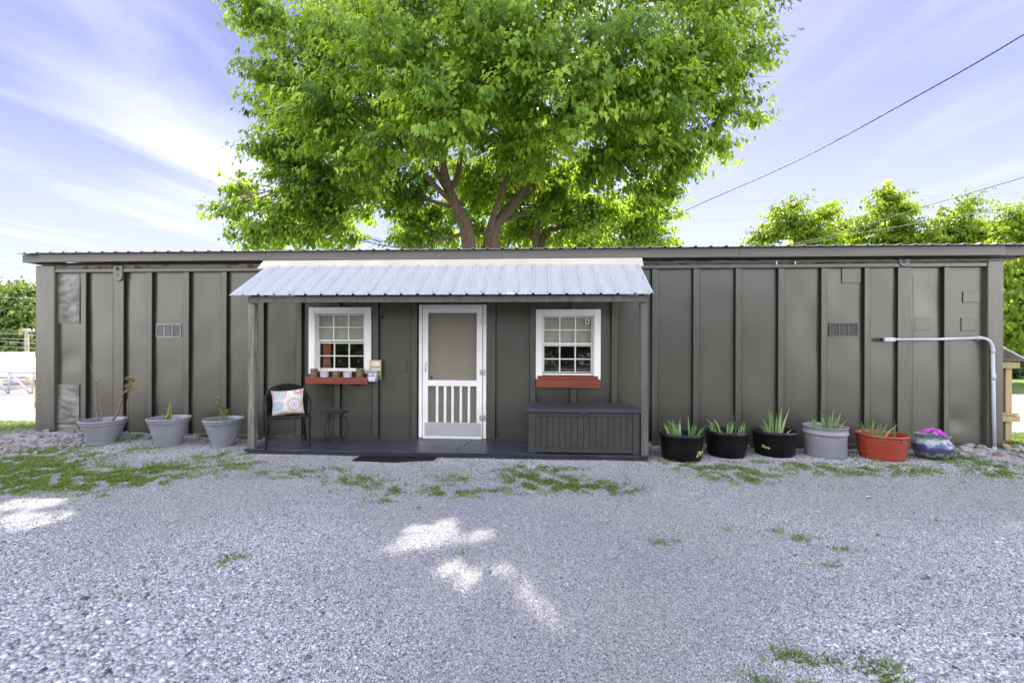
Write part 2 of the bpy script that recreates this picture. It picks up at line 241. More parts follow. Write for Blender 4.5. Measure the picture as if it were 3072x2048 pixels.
tint_mat('gravel_stone', [(0.08, 0.08, 0.095), (0.30, 0.30, 0.335), (0.43, 0.43, 0.47), (0.53, 0.53, 0.58), (0.7, 0.7, 0.74), (0.55, 0.48, 0.4)])
paint('limestone', (0.36, 0.35, 0.36), (0.22, 0.215, 0.23), rough=0.85, scale=5, bump=0.7, bscale=22, detail=8, dirt=(0.3, 0.22, 0.13), dscale=3, damt=0.6, dlo=0.52, dhi=0.65)
paint('limestone_tan', (0.4, 0.3, 0.2), (0.28, 0.22, 0.16), rough=0.85, scale=6, bump=0.7, bscale=22, detail=8)
def glaze_mat():
    m, N, L = new_mat('pot_glaze'); o = _n(N, 'ShaderNodeOutputMaterial'); b = _n(N, 'ShaderNodeBsdfPrincipled'); L.new(b.outputs[0], o.inputs[0])
    b.inputs['Roughness'].default_value = 0.16; b.inputs['Coat Weight'].default_value = 0.4
    t = _n(N, 'ShaderNodeTexCoord'); s = _n(N, 'ShaderNodeSeparateXYZ'); L.new(t.outputs['Object'], s.inputs[0])
    nz = _n(N, 'ShaderNodeTexNoise'); L.new(t.outputs['Object'], nz.inputs['Vector']); nz.inputs['Scale'].default_value = 11; nz.inputs['Detail'].default_value = 9; nz.inputs['Roughness'].default_value = 0.7
    ad = _n(N, 'ShaderNodeMath', operation='MULTIPLY_ADD'); L.new(nz.outputs['Fac'], ad.inputs[0]); ad.inputs[1].default_value = 0.32; L.new(s.outputs['Z'], ad.inputs[2])
    rp = _n(N, 'ShaderNodeValToRGB'); mr = _n(N, 'ShaderNodeMapRange'); L.new(ad.outputs[0], mr.inputs['Value']); mr.inputs['From Min'].default_value = 0.12; mr.inputs['From Max'].default_value = 0.5; L.new(mr.outputs[0], rp.inputs[0])
    e = rp.color_ramp.elements; e[0].color = (0.03, 0.045, 0.04, 1); e[1].color = (0.05, 0.08, 0.22, 1)
    for p, c in ((0.22, (0.045, 0.06, 0.05)), (0.32, (0.2, 0.24, 0.22)), (0.42, (0.06, 0.07, 0.08)), (0.52, (0.035, 0.04, 0.12)), (0.66, (0.07, 0.08, 0.2)), (0.78, (0.3, 0.38, 0.36)), (0.88, (0.2, 0.26, 0.24))):
        q = e.new(p); q.color = rgba(c)
    L.new(rp.outputs[0], b.inputs['Base Color'])
    bp = _n(N, 'ShaderNodeBump'); L.new(nz.outputs['Fac'], bp.inputs['Height']); bp.inputs['Strength'].default_value = 0.3; bp.inputs['Distance'].default_value = 0.02; L.new(bp.outputs[0], b.inputs['Normal'])
glaze_mat()
def pillow_mat():
    # printed cotton: rosettes of rings and rays
    m, N, L = new_mat('pillow_print'); o = _n(N, 'ShaderNodeOutputMaterial'); b = _n(N, 'ShaderNodeBsdfPrincipled'); L.new(b.outputs[0], o.inputs[0]); b.inputs['Roughness'].default_value = 0.85
    t = _n(N, 'ShaderNodeTexCoord'); s = _n(N, 'ShaderNodeSeparateXYZ'); L.new(t.outputs['Object'], s.inputs[0])
    col = None
    base = _n(N, 'ShaderNodeRGB'); base.outputs[0].default_value = (0.5, 0.5, 0.47, 1); cur = base.outputs[0]
    disks = [(-0.10, 0.12, 0.125, (0.25, 0.42, 0.45), (0.5, 0.18, 0.22)), (0.14, 0.15, 0.11, (0.42, 0.2, 0.22), (0.5, 0.5, 0.48)), (-0.11, -0.05, 0.095, (0.18, 0.36, 0.42), (0.3, 0.26, 0.36)),
             (0.09, -0.04, 0.12, (0.38, 0.42, 0.52), (0.42, 0.22, 0.08)), (-0.05, -0.2, 0.095, (0.42, 0.4, 0.48), (0.5, 0.3, 0.15)), (0.2, -0.2, 0.08, (0.15, 0.33, 0.3), (0.4, 0.4, 0.4))]
    for (cx, cz, rr, c1, c2) in disks:
        x = _n(N, 'ShaderNodeMath', operation='SUBTRACT'); L.new(s.outputs['X'], x.inputs[0]); x.inputs[1].default_value = cx
        z = _n(N, 'ShaderNodeMath', operation='SUBTRACT'); L.new(s.outputs['Z'], z.inputs[0]); z.inputs[1].default_value = cz
        cb = _n(N, 'ShaderNodeCombineXYZ'); L.new(x.outputs[0], cb.inputs[0]); L.new(z.outputs[0], cb.inputs[1])
        ln = _n(N, 'ShaderNodeVectorMath', operation='LENGTH'); L.new(cb.outputs[0], ln.inputs[0])
        an = _n(N, 'ShaderNodeMath', operation='ARCTAN2'); L.new(z.outputs[0], an.inputs[0]); L.new(x.outputs[0], an.inputs[1])
        am = _n(N, 'ShaderNodeMath', operation='MULTIPLY'); L.new(an.outputs[0], am.inputs[0]); am.inputs[1].default_value = 18
        sn = _n(N, 'ShaderNodeMath', operation='SINE'); L.new(am.outputs[0], sn.inputs[0])
        dv = _n(N, 'ShaderNodeMath', operation='DIVIDE'); L.new(ln.outputs[1], dv.inputs[0]); dv.inputs[1].default_value = rr
        rp = _n(N, 'ShaderNodeValToRGB'); L.new(dv.outputs[0], rp.inputs[0]); e = rp.color_ramp.elements; rp.color_ramp.interpolation = 'CONSTANT'
        W = (0.62, 0.61, 0.57); e[0].color = rgba(c2); e[1].color = rgba(W); e[1].position = 0.97
        for p, c in ((0.14, W), (0.22, c1), (0.42, W), (0.5, c1), (0.58, c2), (0.84, W)): q = e.new(p); q.color = rgba(c)
        ray1 = _n(N, 'ShaderNodeMath', operation='GREATER_THAN'); L.new(sn.outputs[0], ray1.inputs[0]); ray1.inputs[1].default_value = 0.0
        out2 = _n(N, 'ShaderNodeMath', operation='GREATER_THAN'); L.new(dv.outputs[0], out2.inputs[0]); out2.inputs[1].default_value = 0.6
        an2 = _n(N, 'ShaderNodeMath', operation='MULTIPLY'); L.new(ray1.outputs[0], an2.inputs[0]); L.new(out2.outputs[0], an2.inputs[1])
        mxr = _n(N, 'ShaderNodeMix', data_type='RGBA'); L.new(an2.outputs[0], mxr.inputs['Factor']); L.new(rp.outputs[0], mxr.inputs['A']); mxr.inputs['B'].default_value = rgba(W)
        ins = _n(N, 'ShaderNodeMath', operation='LESS_THAN'); L.new(dv.outputs[0], ins.inputs[0]); ins.inputs[1].default_value = 1.0
        mx = _n(N, 'ShaderNodeMix', data_type='RGBA'); L.new(ins.outputs[0], mx.inputs['Factor']); L.new(cur, mx.inputs['A']); L.new(mxr.outputs['Result'], mx.inputs['B']); cur = mx.outputs['Result']
    L.new(cur, b.inputs['Base Color'])
pillow_mat()

# ------------------------------------------------------------------ mesh builder
def tag(o, label=None, cat=None, group=None, kind=None):
    if label: o['label'] = label
    if cat: o['category'] = cat
    if group: o['group'] = group
    if kind: o['kind'] = kind
    return o
def empty(name, loc=(0, 0, 0), rz=0.0):
    o = bpy.data.objects.new(name, None); o.location = loc; o.rotation_euler = (0, 0, rz); o.empty_display_size = 0.2; COL.objects.link(o); return o
class MB:
    def __init__(s): s.v = []; s.f = []; s.sm = []
    def add(s, vs, fs, smooth=False):
        b = len(s.v); s.v += [tuple(v) for v in vs]; s.f += [tuple(i + b for i in f) for f in fs]; s.sm += [smooth] * len(fs); return s
    def box(s, x0, x1, y0, y1, z0, z1):
        vs = [(x0, y0, z0), (x1, y0, z0), (x1, y1, z0), (x0, y1, z0), (x0, y0, z1), (x1, y0, z1), (x1, y1, z1), (x0, y1, z1)]
        return s.add(vs, [(0, 3, 2, 1), (4, 5, 6, 7), (0, 1, 5, 4), (1, 2, 6, 5), (2, 3, 7, 6), (3, 0, 4, 7)])
    def bar(s, a, b, w, h, up=(0, 0, 1)):
        a = Vector(a); b = Vector(b); d = (b - a).normalized(); u = Vector(up); r = d.cross(u)
        if r.length < 1e-4: r = d.cross(Vector((1, 0, 0)))
        r.normalize(); u = r.cross(d).normalized(); r *= w / 2; u *= h / 2
        vs = [a - r - u, a + r - u, a + r + u, a - r + u, b - r - u, b + r - u, b + r + u, b - r + u]
        return s.add(vs, [(0, 3, 2, 1)[::-1], (4, 5, 6, 7)[::-1], (0, 1, 5, 4)[::-1], (1, 2, 6, 5)[::-1], (2, 3, 7, 6)[::-1], (3, 0, 4, 7)[::-1]])
    def tube(s, pts, rad, n=8, cap=True, squash=1.0):
        pts = [Vector(p) for p in pts]; rr = rad if isinstance(rad, (list, tuple)) else [rad] * len(pts); vs = []; fs = []; pu = None
        for i, p in enumerate(pts):
            d = (pts[min(i + 1, len(pts) - 1)] - pts[max(i - 1, 0)])
            if d.length < 1e-9: d = Vector((0, 0, 1))
            d.normalize()
            if pu is None: pu = d.cross(Vector((0.31, 0.2, 0.93)))
            if pu.length < 1e-3: pu = d.cross(Vector((1, 0, 0)))
            pu = (pu - d * pu.dot(d))
            if pu.length < 1e-6: pu = d.cross(Vector((1, 0, 0)))
            pu.normalize(); q = d.cross(pu)
            for k in range(n):
                a = 2 * math.pi * k / n; vs.append(p + pu * (math.cos(a) * rr[i]) + q * (math.sin(a) * rr[i] * squash))
        for i in range(len(pts) - 1):
            for k in range(n): fs.append((i * n + k, i * n + (k + 1) % n, (i + 1) * n + (k + 1) % n, (i + 1) * n + k))
        s.add(vs, fs, True)
        if cap:
            b = len(s.v) - len(vs); s.f += [tuple(b + k for k in range(n))[::-1], tuple(b + (len(pts) - 1) * n + k for k in range(n))]; s.sm += [False, False]
        return s
    def lathe(s, prof, n=48, c=(0, 0, 0), smooth=True, wob=None):
        vs = []; fs = []
        for i, (r, z) in enumerate(prof):
            for k in range(n):
                a = 2 * math.pi * k / n; q = r * (wob(a, z) if wob else 1.0); vs.append((c[0] + q * math.cos(a), c[1] + q * math.sin(a), c[2] + z))
        for i in range(len(prof) - 1):
            for k in range(n): fs.append((i * n + k, i * n + (k + 1) % n, (i + 1) * n + (k + 1) % n, (i + 1) * n + k))
        return s.add(vs, fs, smooth)
    def disc(s, r, z, n=32, c=(0, 0), up=True):
        vs = [(c[0] + r * math.cos(2 * math.pi * k / n), c[1] + r * math.sin(2 * math.pi * k / n), z) for k in range(n)]
        return s.add(vs, [tuple(range(n)) if up else tuple(range(n))[::-1]])
    def build(s, name, mat, parent=None, bevel=0.0, loc=None, seg=2, auto=None):
        me = bpy.data.meshes.new(name); me.from_pydata(s.v, [], s.f); me.materials.append(MATS[mat]); me.polygons.foreach_set('use_smooth', s.sm); me.update()
        o = bpy.data.objects.new(name, me); COL.objects.link(o)
        if parent is not None: o.parent = parent
        if loc: o.location = loc
        if bevel > 0:
            bm = o.modifiers.new('bevel', 'BEVEL'); bm.width = bevel; bm.segments = seg; bm.limit_method = 'ANGLE'; bm.angle_limit = R(40); bm.harden_normals = False
        return o
def np_mesh(name, verts, faces, mat, parent=None, tint=None, smooth=False):
    # verts (n,3), faces (m,k) all same size
    me = bpy.data.meshes.new(name); n = len(verts); m, k = faces.shape
    me.vertices.add(n); me.vertices.foreach_set('co', np.ascontiguousarray(verts, dtype=np.float32).ravel())
    me.loops.add(m * k); me.loops.foreach_set('vertex_index', np.ascontiguousarray(faces, dtype=np.int32).ravel())
    me.polygons.add(m); me.polygons.foreach_set('loop_start', np.arange(0, m * k, k, dtype=np.int32)); me.polygons.foreach_set('loop_total', np.full(m, k, dtype=np.int32))
    if smooth: me.polygons.foreach_set('use_smooth', np.ones(m, dtype=bool))
    me.update(calc_edges=True); me.materials.append(MATS[mat])
    if tint is not None:
        at = me.attributes.new('tint', 'FLOAT', 'POINT'); at.data.foreach_set('value', np.ascontiguousarray(tint, dtype=np.float32))
    o = bpy.data.objects.new(name, me); COL.objects.link(o)
    if parent is not None: o.parent = parent
    return o

# ------------------------------------------------------------------ ground
def sstep(t): t = np.clip(t, 0, 1); return t * t * (3 - 2 * t)
def gz(x, y):
    x = np.asarray(x, float); y = np.asarray(y, float)
    a = 0.05 * sstep((y + 2.6) / 1.6) * sstep((9 - y) / 4)
    pile = 0.075 * sstep((-4.4 - x) / 2.0) * sstep((y + 0.75) / 0.6) * sstep((1.2 - y) / 1.0)
    pile2 = 0.05 * sstep((x - 4.9) / 1.0) * sstep((y + 0.5) / 0.4) * sstep((1.2 - y) / 1.0)
    near = np.exp(-((x / 14.0) ** 2 + ((y + 2) / 12.0) ** 2))
    rel = (0.012 * np.sin(x * 0.9 + 0.4 * y) + 0.010 * np.sin(1.7 * y - 0.6 * x + 1) + 0.006 * np.sin(2.9 * x + 1.3 * y) + 0.004 * np.sin(5.1 * x - 4.3 * y)) * near
    flat = sstep((y + 2.6) / 1.6)
    return a + pile + pile2 + rel * (1 - 0.75 * flat)
def gzf(x, y): return float(gz(x, y))
def axis(lo, hi, s0, s1, step, far):
    a = list(np.arange(s0, s1, step)); v = s1; d = step
    while v < hi: a.append(v); d *= 1.25; v += d
    a.append(hi); v = s0; d = step; b = []
    while v > lo: d *= 1.25; v -= d; b.append(max(v, lo))
    return np.array(sorted(set(b + a)))
gx = axis(-700, 700, -9, 8, 0.08, 0); gy = axis(-60, 900, -5.6, 1.5, 0.07, 0)
XX, YY = np.meshgrid(gx, gy); ZZ = gz(XX, YY)
nx, ny = len(gx), len(gy); idx = np.arange(nx * ny).reshape(ny, nx)
fc = np.stack([idx[:-1, :-1], idx[:-1, 1:], idx[1:, 1:], idx[1:, :-1]], -1).reshape(-1, 4)
ground = np_mesh('ground', np.stack([XX, YY, ZZ], -1).reshape(-1, 3), fc, 'gravel_fines', smooth=True); tag(ground, kind='structure')

def in_view(x, y, m=0.15):
    rx = x * math.cos(TH) + (y - CAM.y) * math.sin(TH); d = -x * math.sin(TH) + (y - CAM.y) * math.cos(TH)
    return (d > 1.5) & (np.abs(rx) < d * (1.125 + 0.08) + m + .15)
def blocked(x, y):                        # under the deck and the mat
    return ((x > -3.97) & (x < 1.42) & (y > -0.95)) | ((x > -2.46) & (x < -1.28) & (y > -1.17 - .02 * np.sin(x * 9)) & (y < -.9))
_STONES = []
for k in range(14):
    q = np.array([(-1, -1, -1), (1, -1, -1), (1, 1, -1), (-1, 1, -1), (-1, -1, 1), (1, -1, 1), (1, 1, 1), (-1, 1, 1)], float)
    q *= 0.5; q += rng.uniform(-0.2, 0.2, q.shape); q[4:, :2] *= rng.uniform(0.55, 0.9); q[:4, :2] *= rng.uniform(0.75, 1.0)
    _STONES.append(q)
_STONES = np.array(_STONES)
_SF = np.array([(0, 3, 2, 1), (4, 5, 6, 7), (0, 1, 5, 4), (1, 2, 6, 5), (2, 3, 7, 6), (3, 0, 4, 7)])
def scatter(N, coarse):
    out = []
    dd = rng.uniform(1.75, 7.6, N * 3) if not coarse else 1.5 + 6.15 * rng.beta(1.0, 1.5, N * 3)
    xx = rng.uniform(-1.24, 1.24, N * 3) * dd + rng.uniform(-.2, .2, N * 3)
    X = xx * math.cos(TH) - dd * math.sin(TH); Y = CAM.y + xx * math.sin(TH) + dd * math.cos(TH)
    return X, Y
def cval(x, y):                           # 0 in the packed wheel track, 1 in the loose gravel
    c = 0.12 + 0.55 * sstep((np.abs(x - 0.45 + 0.12 * (y + 4)) - 0.5) / 2.0) * sstep((-2.3 - y) / 1.4) + 0.4 * sstep((-3.7 - y) / 1.0) * sstep((np.abs(x - 0.2) - .3) / 1.2)
    c = np.maximum(c, 0.45 * sstep((y + 1.7) / 0.6))
    return np.clip(c + 0.18 * np.sin(2.2 * x + 1.1 * y) * np.sin(1.3 * y - x), 0.05, 1.1)
def make_gravel(N):
    X, Y = scatter(N, True); keep = in_view(X, Y) & ~blocked(X, Y) & (Y < 0.6) & ~((Y > 0.0) & (X > -8.03) & (X < 6.53))
    c = cval(X, Y); keep &= rng.random(len(X)) < 0.35 + 0.65 * c
    X, Y, c = X[keep][:N], Y[keep][:N], c[keep][:N]; n = len(X)
    sz = np.exp(rng.normal(0, 0.32, n)) * (0.0034 + 0.0064 * c ** 1.6) * .88; big = rng.random(n) < 0.003; sz[big] *= 1.5
    S = _STONES[rng.integers(0, 14, n)] * sz[:, None, None] * np.stack([rng.uniform(1.1, 1.8, n), rng.uniform(0.8, 1.3, n), rng.uniform(0.45, 0.85, n)], -1)[:, None, :]
    a = rng.uniform(0, 6.283, n); ca, sa = np.cos(a), np.sin(a); tx = rng.normal(0, 0.25, n)
    x = S[..., 0] * ca[:, None] - S[..., 1] * sa[:, None]; y = S[..., 0] * sa[:, None] + S[..., 1] * ca[:, None]; z = S[..., 2] + x * tx[:, None]
    v = np.stack([x + X[:, None], y + Y[:, None], z + (gz(X, Y) + sz * rng.uniform(0.1, 0.55, n))[:, None]], -1).reshape(-1, 3)
    f = (_SF[None] + (np.arange(n) * 8)[:, None, None]).reshape(-1, 4)
    t = np.clip(rng.beta(1.5, 1.5, n) * 0.86 + (rng.random(n) < 0.03) * 0.3, 0, 1)
    return np_mesh('gravel', v, f, 'gravel_stone', tint=np.repeat(t, 8))
gravel = make_gravel(720000); tag(gravel, 'loose grey limestone gravel spread over the yard', 'gravel', kind='stuff')

# grass: patches by their place in the photo (px, py, half-width, half-height, weight)
PATCH = [(60, 1375, 110, 22, 1.0), (170, 1352, 60, 12, .8), (130, 1410, 150, 22, 1.1), (60, 1455, 120, 22, 1.1), (230, 1455, 110, 14, .9), (330, 1430, 140, 18, 1.0), (450, 1415, 90, 14, .9), (300, 1372, 60, 8, .5),
         (40, 1420, 100, 30, 1.2), (120, 1440, 120, 18, 1.1), (370, 1440, 120, 12, .9), (90, 1395, 120, 18, 1.0),
         (420, 1355, 60, 8, .6), (390, 1328, 35, 8, .8), (530, 1405, 80, 12, .7), (290, 1480, 60, 8, .4), (650, 1375, 70, 14, .6), (720, 1400, 60, 10, .7), (640, 1425, 80, 8, .35), (860, 1418, 70, 10, .6), (905, 1428, 50, 6, .5),
         (1075, 1440, 70, 14, .8), (1175, 1460, 40, 12, .8), (1160, 1485, 50, 8, .6), (1010, 1410, 40, 6, .4), (1340, 1465, 60, 12, .9), (1360, 1432, 50, 8, .6), (1450, 1470, 40, 10, .6), (1500, 1468, 40, 6, .5), (1570, 1420, 60, 18, 1.2), (1600, 1450, 70, 14, 1.0),
         (1700, 1445, 70, 14, 1.0), (1790, 1455, 80, 12, .9), (1640, 1410, 70, 8, .7), (1870, 1470, 50, 8, .5), (2090, 1408, 60, 10, .7), (2210, 1412, 40, 14, .8), (2180, 1435, 60, 10, .8), (2240, 1445, 50, 8, .6), (2390, 1402, 50, 8, .6), (2300, 1425, 60, 10, .5),
         (2450, 1408, 60, 10, .7), (2520, 1415, 60, 8, .7), (2620, 1415, 50, 10, .7), (2700, 1408, 40, 8, .6), (2760, 1420, 70, 8, .7), (2870, 1385, 60, 12, .8), (2960, 1395, 50, 10, .7), (2980, 1425, 60, 10, .8), (3040, 1350, 60, 25, 1.0), (3030, 1420, 50, 8, .5),
         (2590, 1382, 60, 6, .4), (2300, 1392, 40, 5, .3), (1990, 1390, 40, 6, .4), (2540, 1430, 90, 6, .35),
         (690, 1672, 26, 14, .8), (740, 1668, 20, 8, .3), (1990, 1613, 30, 8, .8), (2200, 1588, 16, 5, .5), (2330, 1590, 22, 6, .45), (2400, 1610, 36, 10, .4), (2520, 1642, 30, 5, .4), (2480, 1690, 16, 5, .4),
         (2400, 1965, 55, 30, .55), (2480, 2020, 60, 26, .6), (2560, 1995, 50, 26, .4), (2690, 2010, 60, 30, .55), (2300, 2030, 60, 20, .4), (2640, 1975, 40, 20, .35), (2380, 2010, 40, 20, .4), (1390, 1650, 14, 4, .3), (350, 1780, 10, 5, .2), (1730, 1780, 10, 6, .25)]
def make_grass():
    PXs = []; PYs = []; S = []
    for (px, py, hw, hh, w) in PATCH:
        x0, y0 = G(px, py, 0.03); d = (y0 - CAM.y); ax = hw * d / F; ay = hh * d * d / (F * 1.5)
        n = int(17000 * w * (1.5 if py > 1900 else 1) * math.pi * ax * ay) + 25
        r = rng.normal(0, 0.75, (n, 2)); x = x0 + r[:, 0] * ax; y = y0 + r[:, 1] * ay
        nn = np.array([mnoise.noise(Vector((float(a) * 7, float(b) * 7, 0))) for a, b in zip(x, y)])
        k = nn > rng.uniform(-0.25, 0.45, n) * 1.0
        PXs.append(x[k]); PYs.append(y[k]); S.append(np.full(k.sum(), 0.9 if py < 1900 else 1.05))
    # a sparse scatter of single sprigs in the strip before the wall
    n = 14000; x = rng.uniform(-8.5, 7.5, n); y = rng.uniform(-2.0, -0.3, n)
    nn = np.array([mnoise.noise(Vector((float(a) * 3, float(b) * 3, 4))) for a, b in zip(x, y)]); k = nn > 0.12; PXs.append(x[k]); PYs.append(y[k]); S.append(np.full(k.sum(), 0.7))
    # left of and behind the building end
    n = 9000; x = rng.uniform(-10.5, -8.2, n); y = rng.uniform(-0.6, 1.2, n); PXs.append(x); PYs.append(y); S.append(np.full(n, 0.9))
    n = 16000; x = rng.uniform(6.6, 9.2, n); y = rng.uniform(-0.7, 1.4, n); PXs.append(x); PYs.append(y); S.append(np.full(n, 1.0))
    X = np.concatenate(PXs); Y = np.concatenate(PYs); S = np.concatenate(S); k = ~blocked(X, Y) & ~((Y > -0.02) & (X > -8.03) & (X < 6.53)); X, Y, S = X[k], Y[k], S[k]; n = len(X)
    h = S * rng.uniform(0.010, 0.042, n); w = S * rng.uniform(0.0025, 0.006, n); a = rng.uniform(0, 6.283, n); lean = rng.uniform(0.2, 1.6, n) * h; b = rng.uniform(0, 6.283, n)
    Z = gz(X, Y); ca, sa = np.cos(a) * w, np.sin(a) * w; lx, ly = np.cos(b) * lean, np.sin(b) * lean
    v = np.stack([np.stack([X - ca, Y - sa, Z], -1), np.stack([X + ca, Y + sa, Z], -1),
                  np.stack([X + ca * .8 + lx * .45, Y + sa * .8 + ly * .45, Z + h * .65], -1), np.stack([X + lx, Y + ly, Z + h], -1)], 1).reshape(-1, 3)
    f = (np.array([(0, 1, 2, 3)])[None] + (np.arange(n) * 4)[:, None, None]).reshape(-1, 4)
    return np_mesh('grass', v, f, 'grass_leaf', tint=np.repeat(rng.random(n), 4))
grass = make_grass(); tag(grass, 'short green grass and weeds growing through the gravel', 'grass', kind='stuff')

# ------------------------------------------------------------------ the long metal building
XL, XR, ZB, ZT = -8.03, 6.525, 0.04, 2.78
bld = empty('metal_building', (-0.75, 0, 0)); OX = 0.75
tag(bld, 'long dark grey ribbed metal trailer building with a low corrugated roof', 'building')
def rel(x): return x + OX
# openings: window, window, door
wl_, wr_ = PX(948, 0), PX(1098, 0); wl2, wr2 = PX(1628, 0), PX(1782, 0); wz0, wz1 = P(1000, 1112, 0)[1], P(1000, 942, 0)[1]; wz0b, wz1b = P(1700, 1122, 0)[1], P(1700, 946, 0)[1]
dl, dr, dz1 = PX(1262, 0), PX(1452, 0), P(1355, 920, 0)[1]
HOLES = [(wl_, wr_, wz0, wz1), (wl2, wr2, wz0b, wz1b), (dl, dr, 0.1, dz1)]
# rivets: small domes, rows by (x0,z0)-(x1,z1)
def rivets(m, a, b, n, y, r=0.0055):
    for i in range(n):
        t = i / max(n - 1, 1); x = a[0] + (b[0] - a[0]) * t; z = a[1] + (b[1] - a[1]) * t; k0 = len(m.v)
        vs = [(rel(x) + r * math.cos(q * math.pi / 3), y, z + r * math.sin(q * math.pi / 3)) for q in range(6)] + [(rel(x) + .5 * r * math.cos(q * math.pi / 3), y - r * .55, z + .5 * r * math.sin(q * math.pi / 3)) for q in range(6)]
        m.add(vs, [(q, (q + 1) % 6, 6 + (q + 1) % 6, 6 + q) for q in range(6)] + [(6, 7, 8, 9, 10, 11)], True)
def rivet_rows(m):
    for px in (340, 378, 247, 2685, 2739): rivets(m, P(px, 830), (P(px, 830)[0], 0.2), 62, -0.006, .009)
    for px in (2955, 1600 - 5, 2075, 2204, 1982): rivets(m, P(px, 830), (P(px, 830)[0], 0.2), 44, -0.004, .0045)
    for (a, b) in ((265, 338), (376, 436), (460, 550), (575, 665), (1990, 2070), (2110, 2198), (2240, 2325), (2365, 2455), (2496, 2585), (2616, 2680), (2740, 2825), (2855, 2950)):
        rivets(m, P(a, 800 if a < 1500 else 798), P(b, 800 if a < 1500 else 798), int((b - a) / 4.5), -0.004)
def wall_panels():
    xs = set(np.round(np.arange(XL, XR, 0.1), 4)) | {XR}; zs = set(np.round(np.arange(ZB, ZT, 0.1), 4)) | {ZT}
    for h in HOLES: xs |= {round(h[0], 4), round(h[1], 4)}; zs |= {round(h[2], 4), round(h[3], 4)}
    def thin(s):
        s = sorted(s); keepers = set(); hs = {round(v, 4) for h in HOLES for v in h}; out = [s[0]]
        for v in s[1:]:
            if v - out[-1] < 0.03:
                if v in hs: out[-1] = v
                continue
            out.append(v)
        return out
    xs = thin(xs); zs = thin(zs); vid = {}; vs = []; fs = []
    def vert(i, j):
        if (i, j) not in vid:
            x, z = xs[i], zs[j]; edge = 0 < i < len(xs) - 1
            y = 0.010 * mnoise.noise(Vector((x * 1.7, z * 1.1, 3.3))) + 0.004 * mnoise.noise(Vector((x * 5, z * 3, 9)))
            for (cx, cz, r, dpt) in ((-7.5, 1.3, .25, .012), (5.95, 0.45, .22, .03), (5.9, 0.35, .12, -.02), (5.55, 2.2, .3, .012), (-6.1, 0.45, .2, .012), (-6.2, 1.7, .2, .01), (-4.7, 1.8, .1, .01)):
                q = ((x - cx) ** 2 + (z - cz) ** 2) / r ** 2
                if q < 1: y += dpt * (1 - q) ** 2
            vid[(i, j)] = len(vs); vs.append((rel(x), y if edge else 0.0, z))
        return vid[(i, j)]
    for i in range(len(xs) - 1):
        for j in range(len(zs) - 1):
            cx, cz = (xs[i] + xs[i + 1]) / 2, (zs[j] + zs[j + 1]) / 2
            if any(h[0] < cx < h[1] and h[2] < cz < h[3] for h in HOLES): continue
            fs.append((vert(i, j), vert(i + 1, j), vert(i + 1, j + 1), vert(i, j + 1)))
    m = MB(); m.add(vs, fs, True); rivet_rows(m)
    D = 2.55
    m.add([(rel(XL), 0, ZB), (rel(XL), D, ZB), (rel(XL), D, ZT), (rel(XL), 0, ZT)], [(0, 1, 2, 3)])
    m.add([(rel(XR), 0, ZB), (rel(XR), D, ZB), (rel(XR), D, ZT), (rel(XR), 0, ZT)], [(0, 1, 2, 3)])
    m.add([(rel(XL), D, ZB), (rel(XR), D, ZB), (rel(XR), D, ZT), (rel(XL), D, ZT)], [(0, 1, 2, 3)])
    return m.build('wall', 'wall_paint', bld)
wall_panels()
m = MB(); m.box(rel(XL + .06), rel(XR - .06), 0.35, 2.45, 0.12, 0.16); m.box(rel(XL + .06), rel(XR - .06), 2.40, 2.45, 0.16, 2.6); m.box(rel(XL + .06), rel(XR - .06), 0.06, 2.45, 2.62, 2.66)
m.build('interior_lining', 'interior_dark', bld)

# ribs: (x of one edge, side +1: face runs to the right of it, width)
K = 0.05
left_edges = [257, 455, 566, 679, 791, 904, 1019, 1134.5, 1251]
right_edges = [(1460, 26), (1591, 16), (1712, 17), (1835, 17), (1956, 17), (2080, 17), (2207, 17), (2335, 17), (2464, 16.5), (2594, 16.5), (2694, 36), (2833, 16)]
posts = [(PX(p, K) - 0.085, PX(p, K)) for p in left_edges] + [(PX(a, K), PX(a + w, K)) for a, w in right_edges]
posts.append((PX(341, K), PX(370, K)))
zr0 = 0.12; zr1 = 2.655
for (a, b) in posts:
    segs = [(zr0, zr1)]
    for h in HOLES[:2]:
        if a < h[1] + .1 and b > h[0] - .1: segs = [(zr0, h[2] - 0.04), (h[3] + 0.04, zr1)]
    for (z0, z1) in segs:
        m = MB(); m.box(rel(a), rel(b), -K, 0.012, z0, z1); o = m.build('rib', 'post_paint', bld, bevel=0.004)
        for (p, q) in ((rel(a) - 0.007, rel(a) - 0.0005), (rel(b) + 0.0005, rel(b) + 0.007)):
            f = MB(); f.box(p, q, -0.041, 0.012, z0, z1); f.build('rib_side_shade', 'black_and_rib_shade', o)  # black strips stand in for the shade on the rib sides
m = MB(); m.box(rel(XL) - .003, rel(PX(163, .06)), -0.06, 0.15, 0.06, 2.77); m.build('corner_post', 'post_paint', bld, bevel=0.01)
m = MB(); m.box(rel(PX(2963, .06)), rel(XR) + .003, -0.06, 0.15, 0.0, 2.77); m.build('corner_post', 'post_paint', bld, bevel=0.01)
# door hinges stubs seen on the left corner edge
for py in (1065, 1148, 1215, 1292): 
    m = MB(); z = P(125, py)[1]; m.box(rel(XL) - 0.03, rel(XL) - .004, -0.045, 0.0, z - 0.045, z + 0.045); m.build('hinge_stub', 'rusty_metal', bld, bevel=.004)
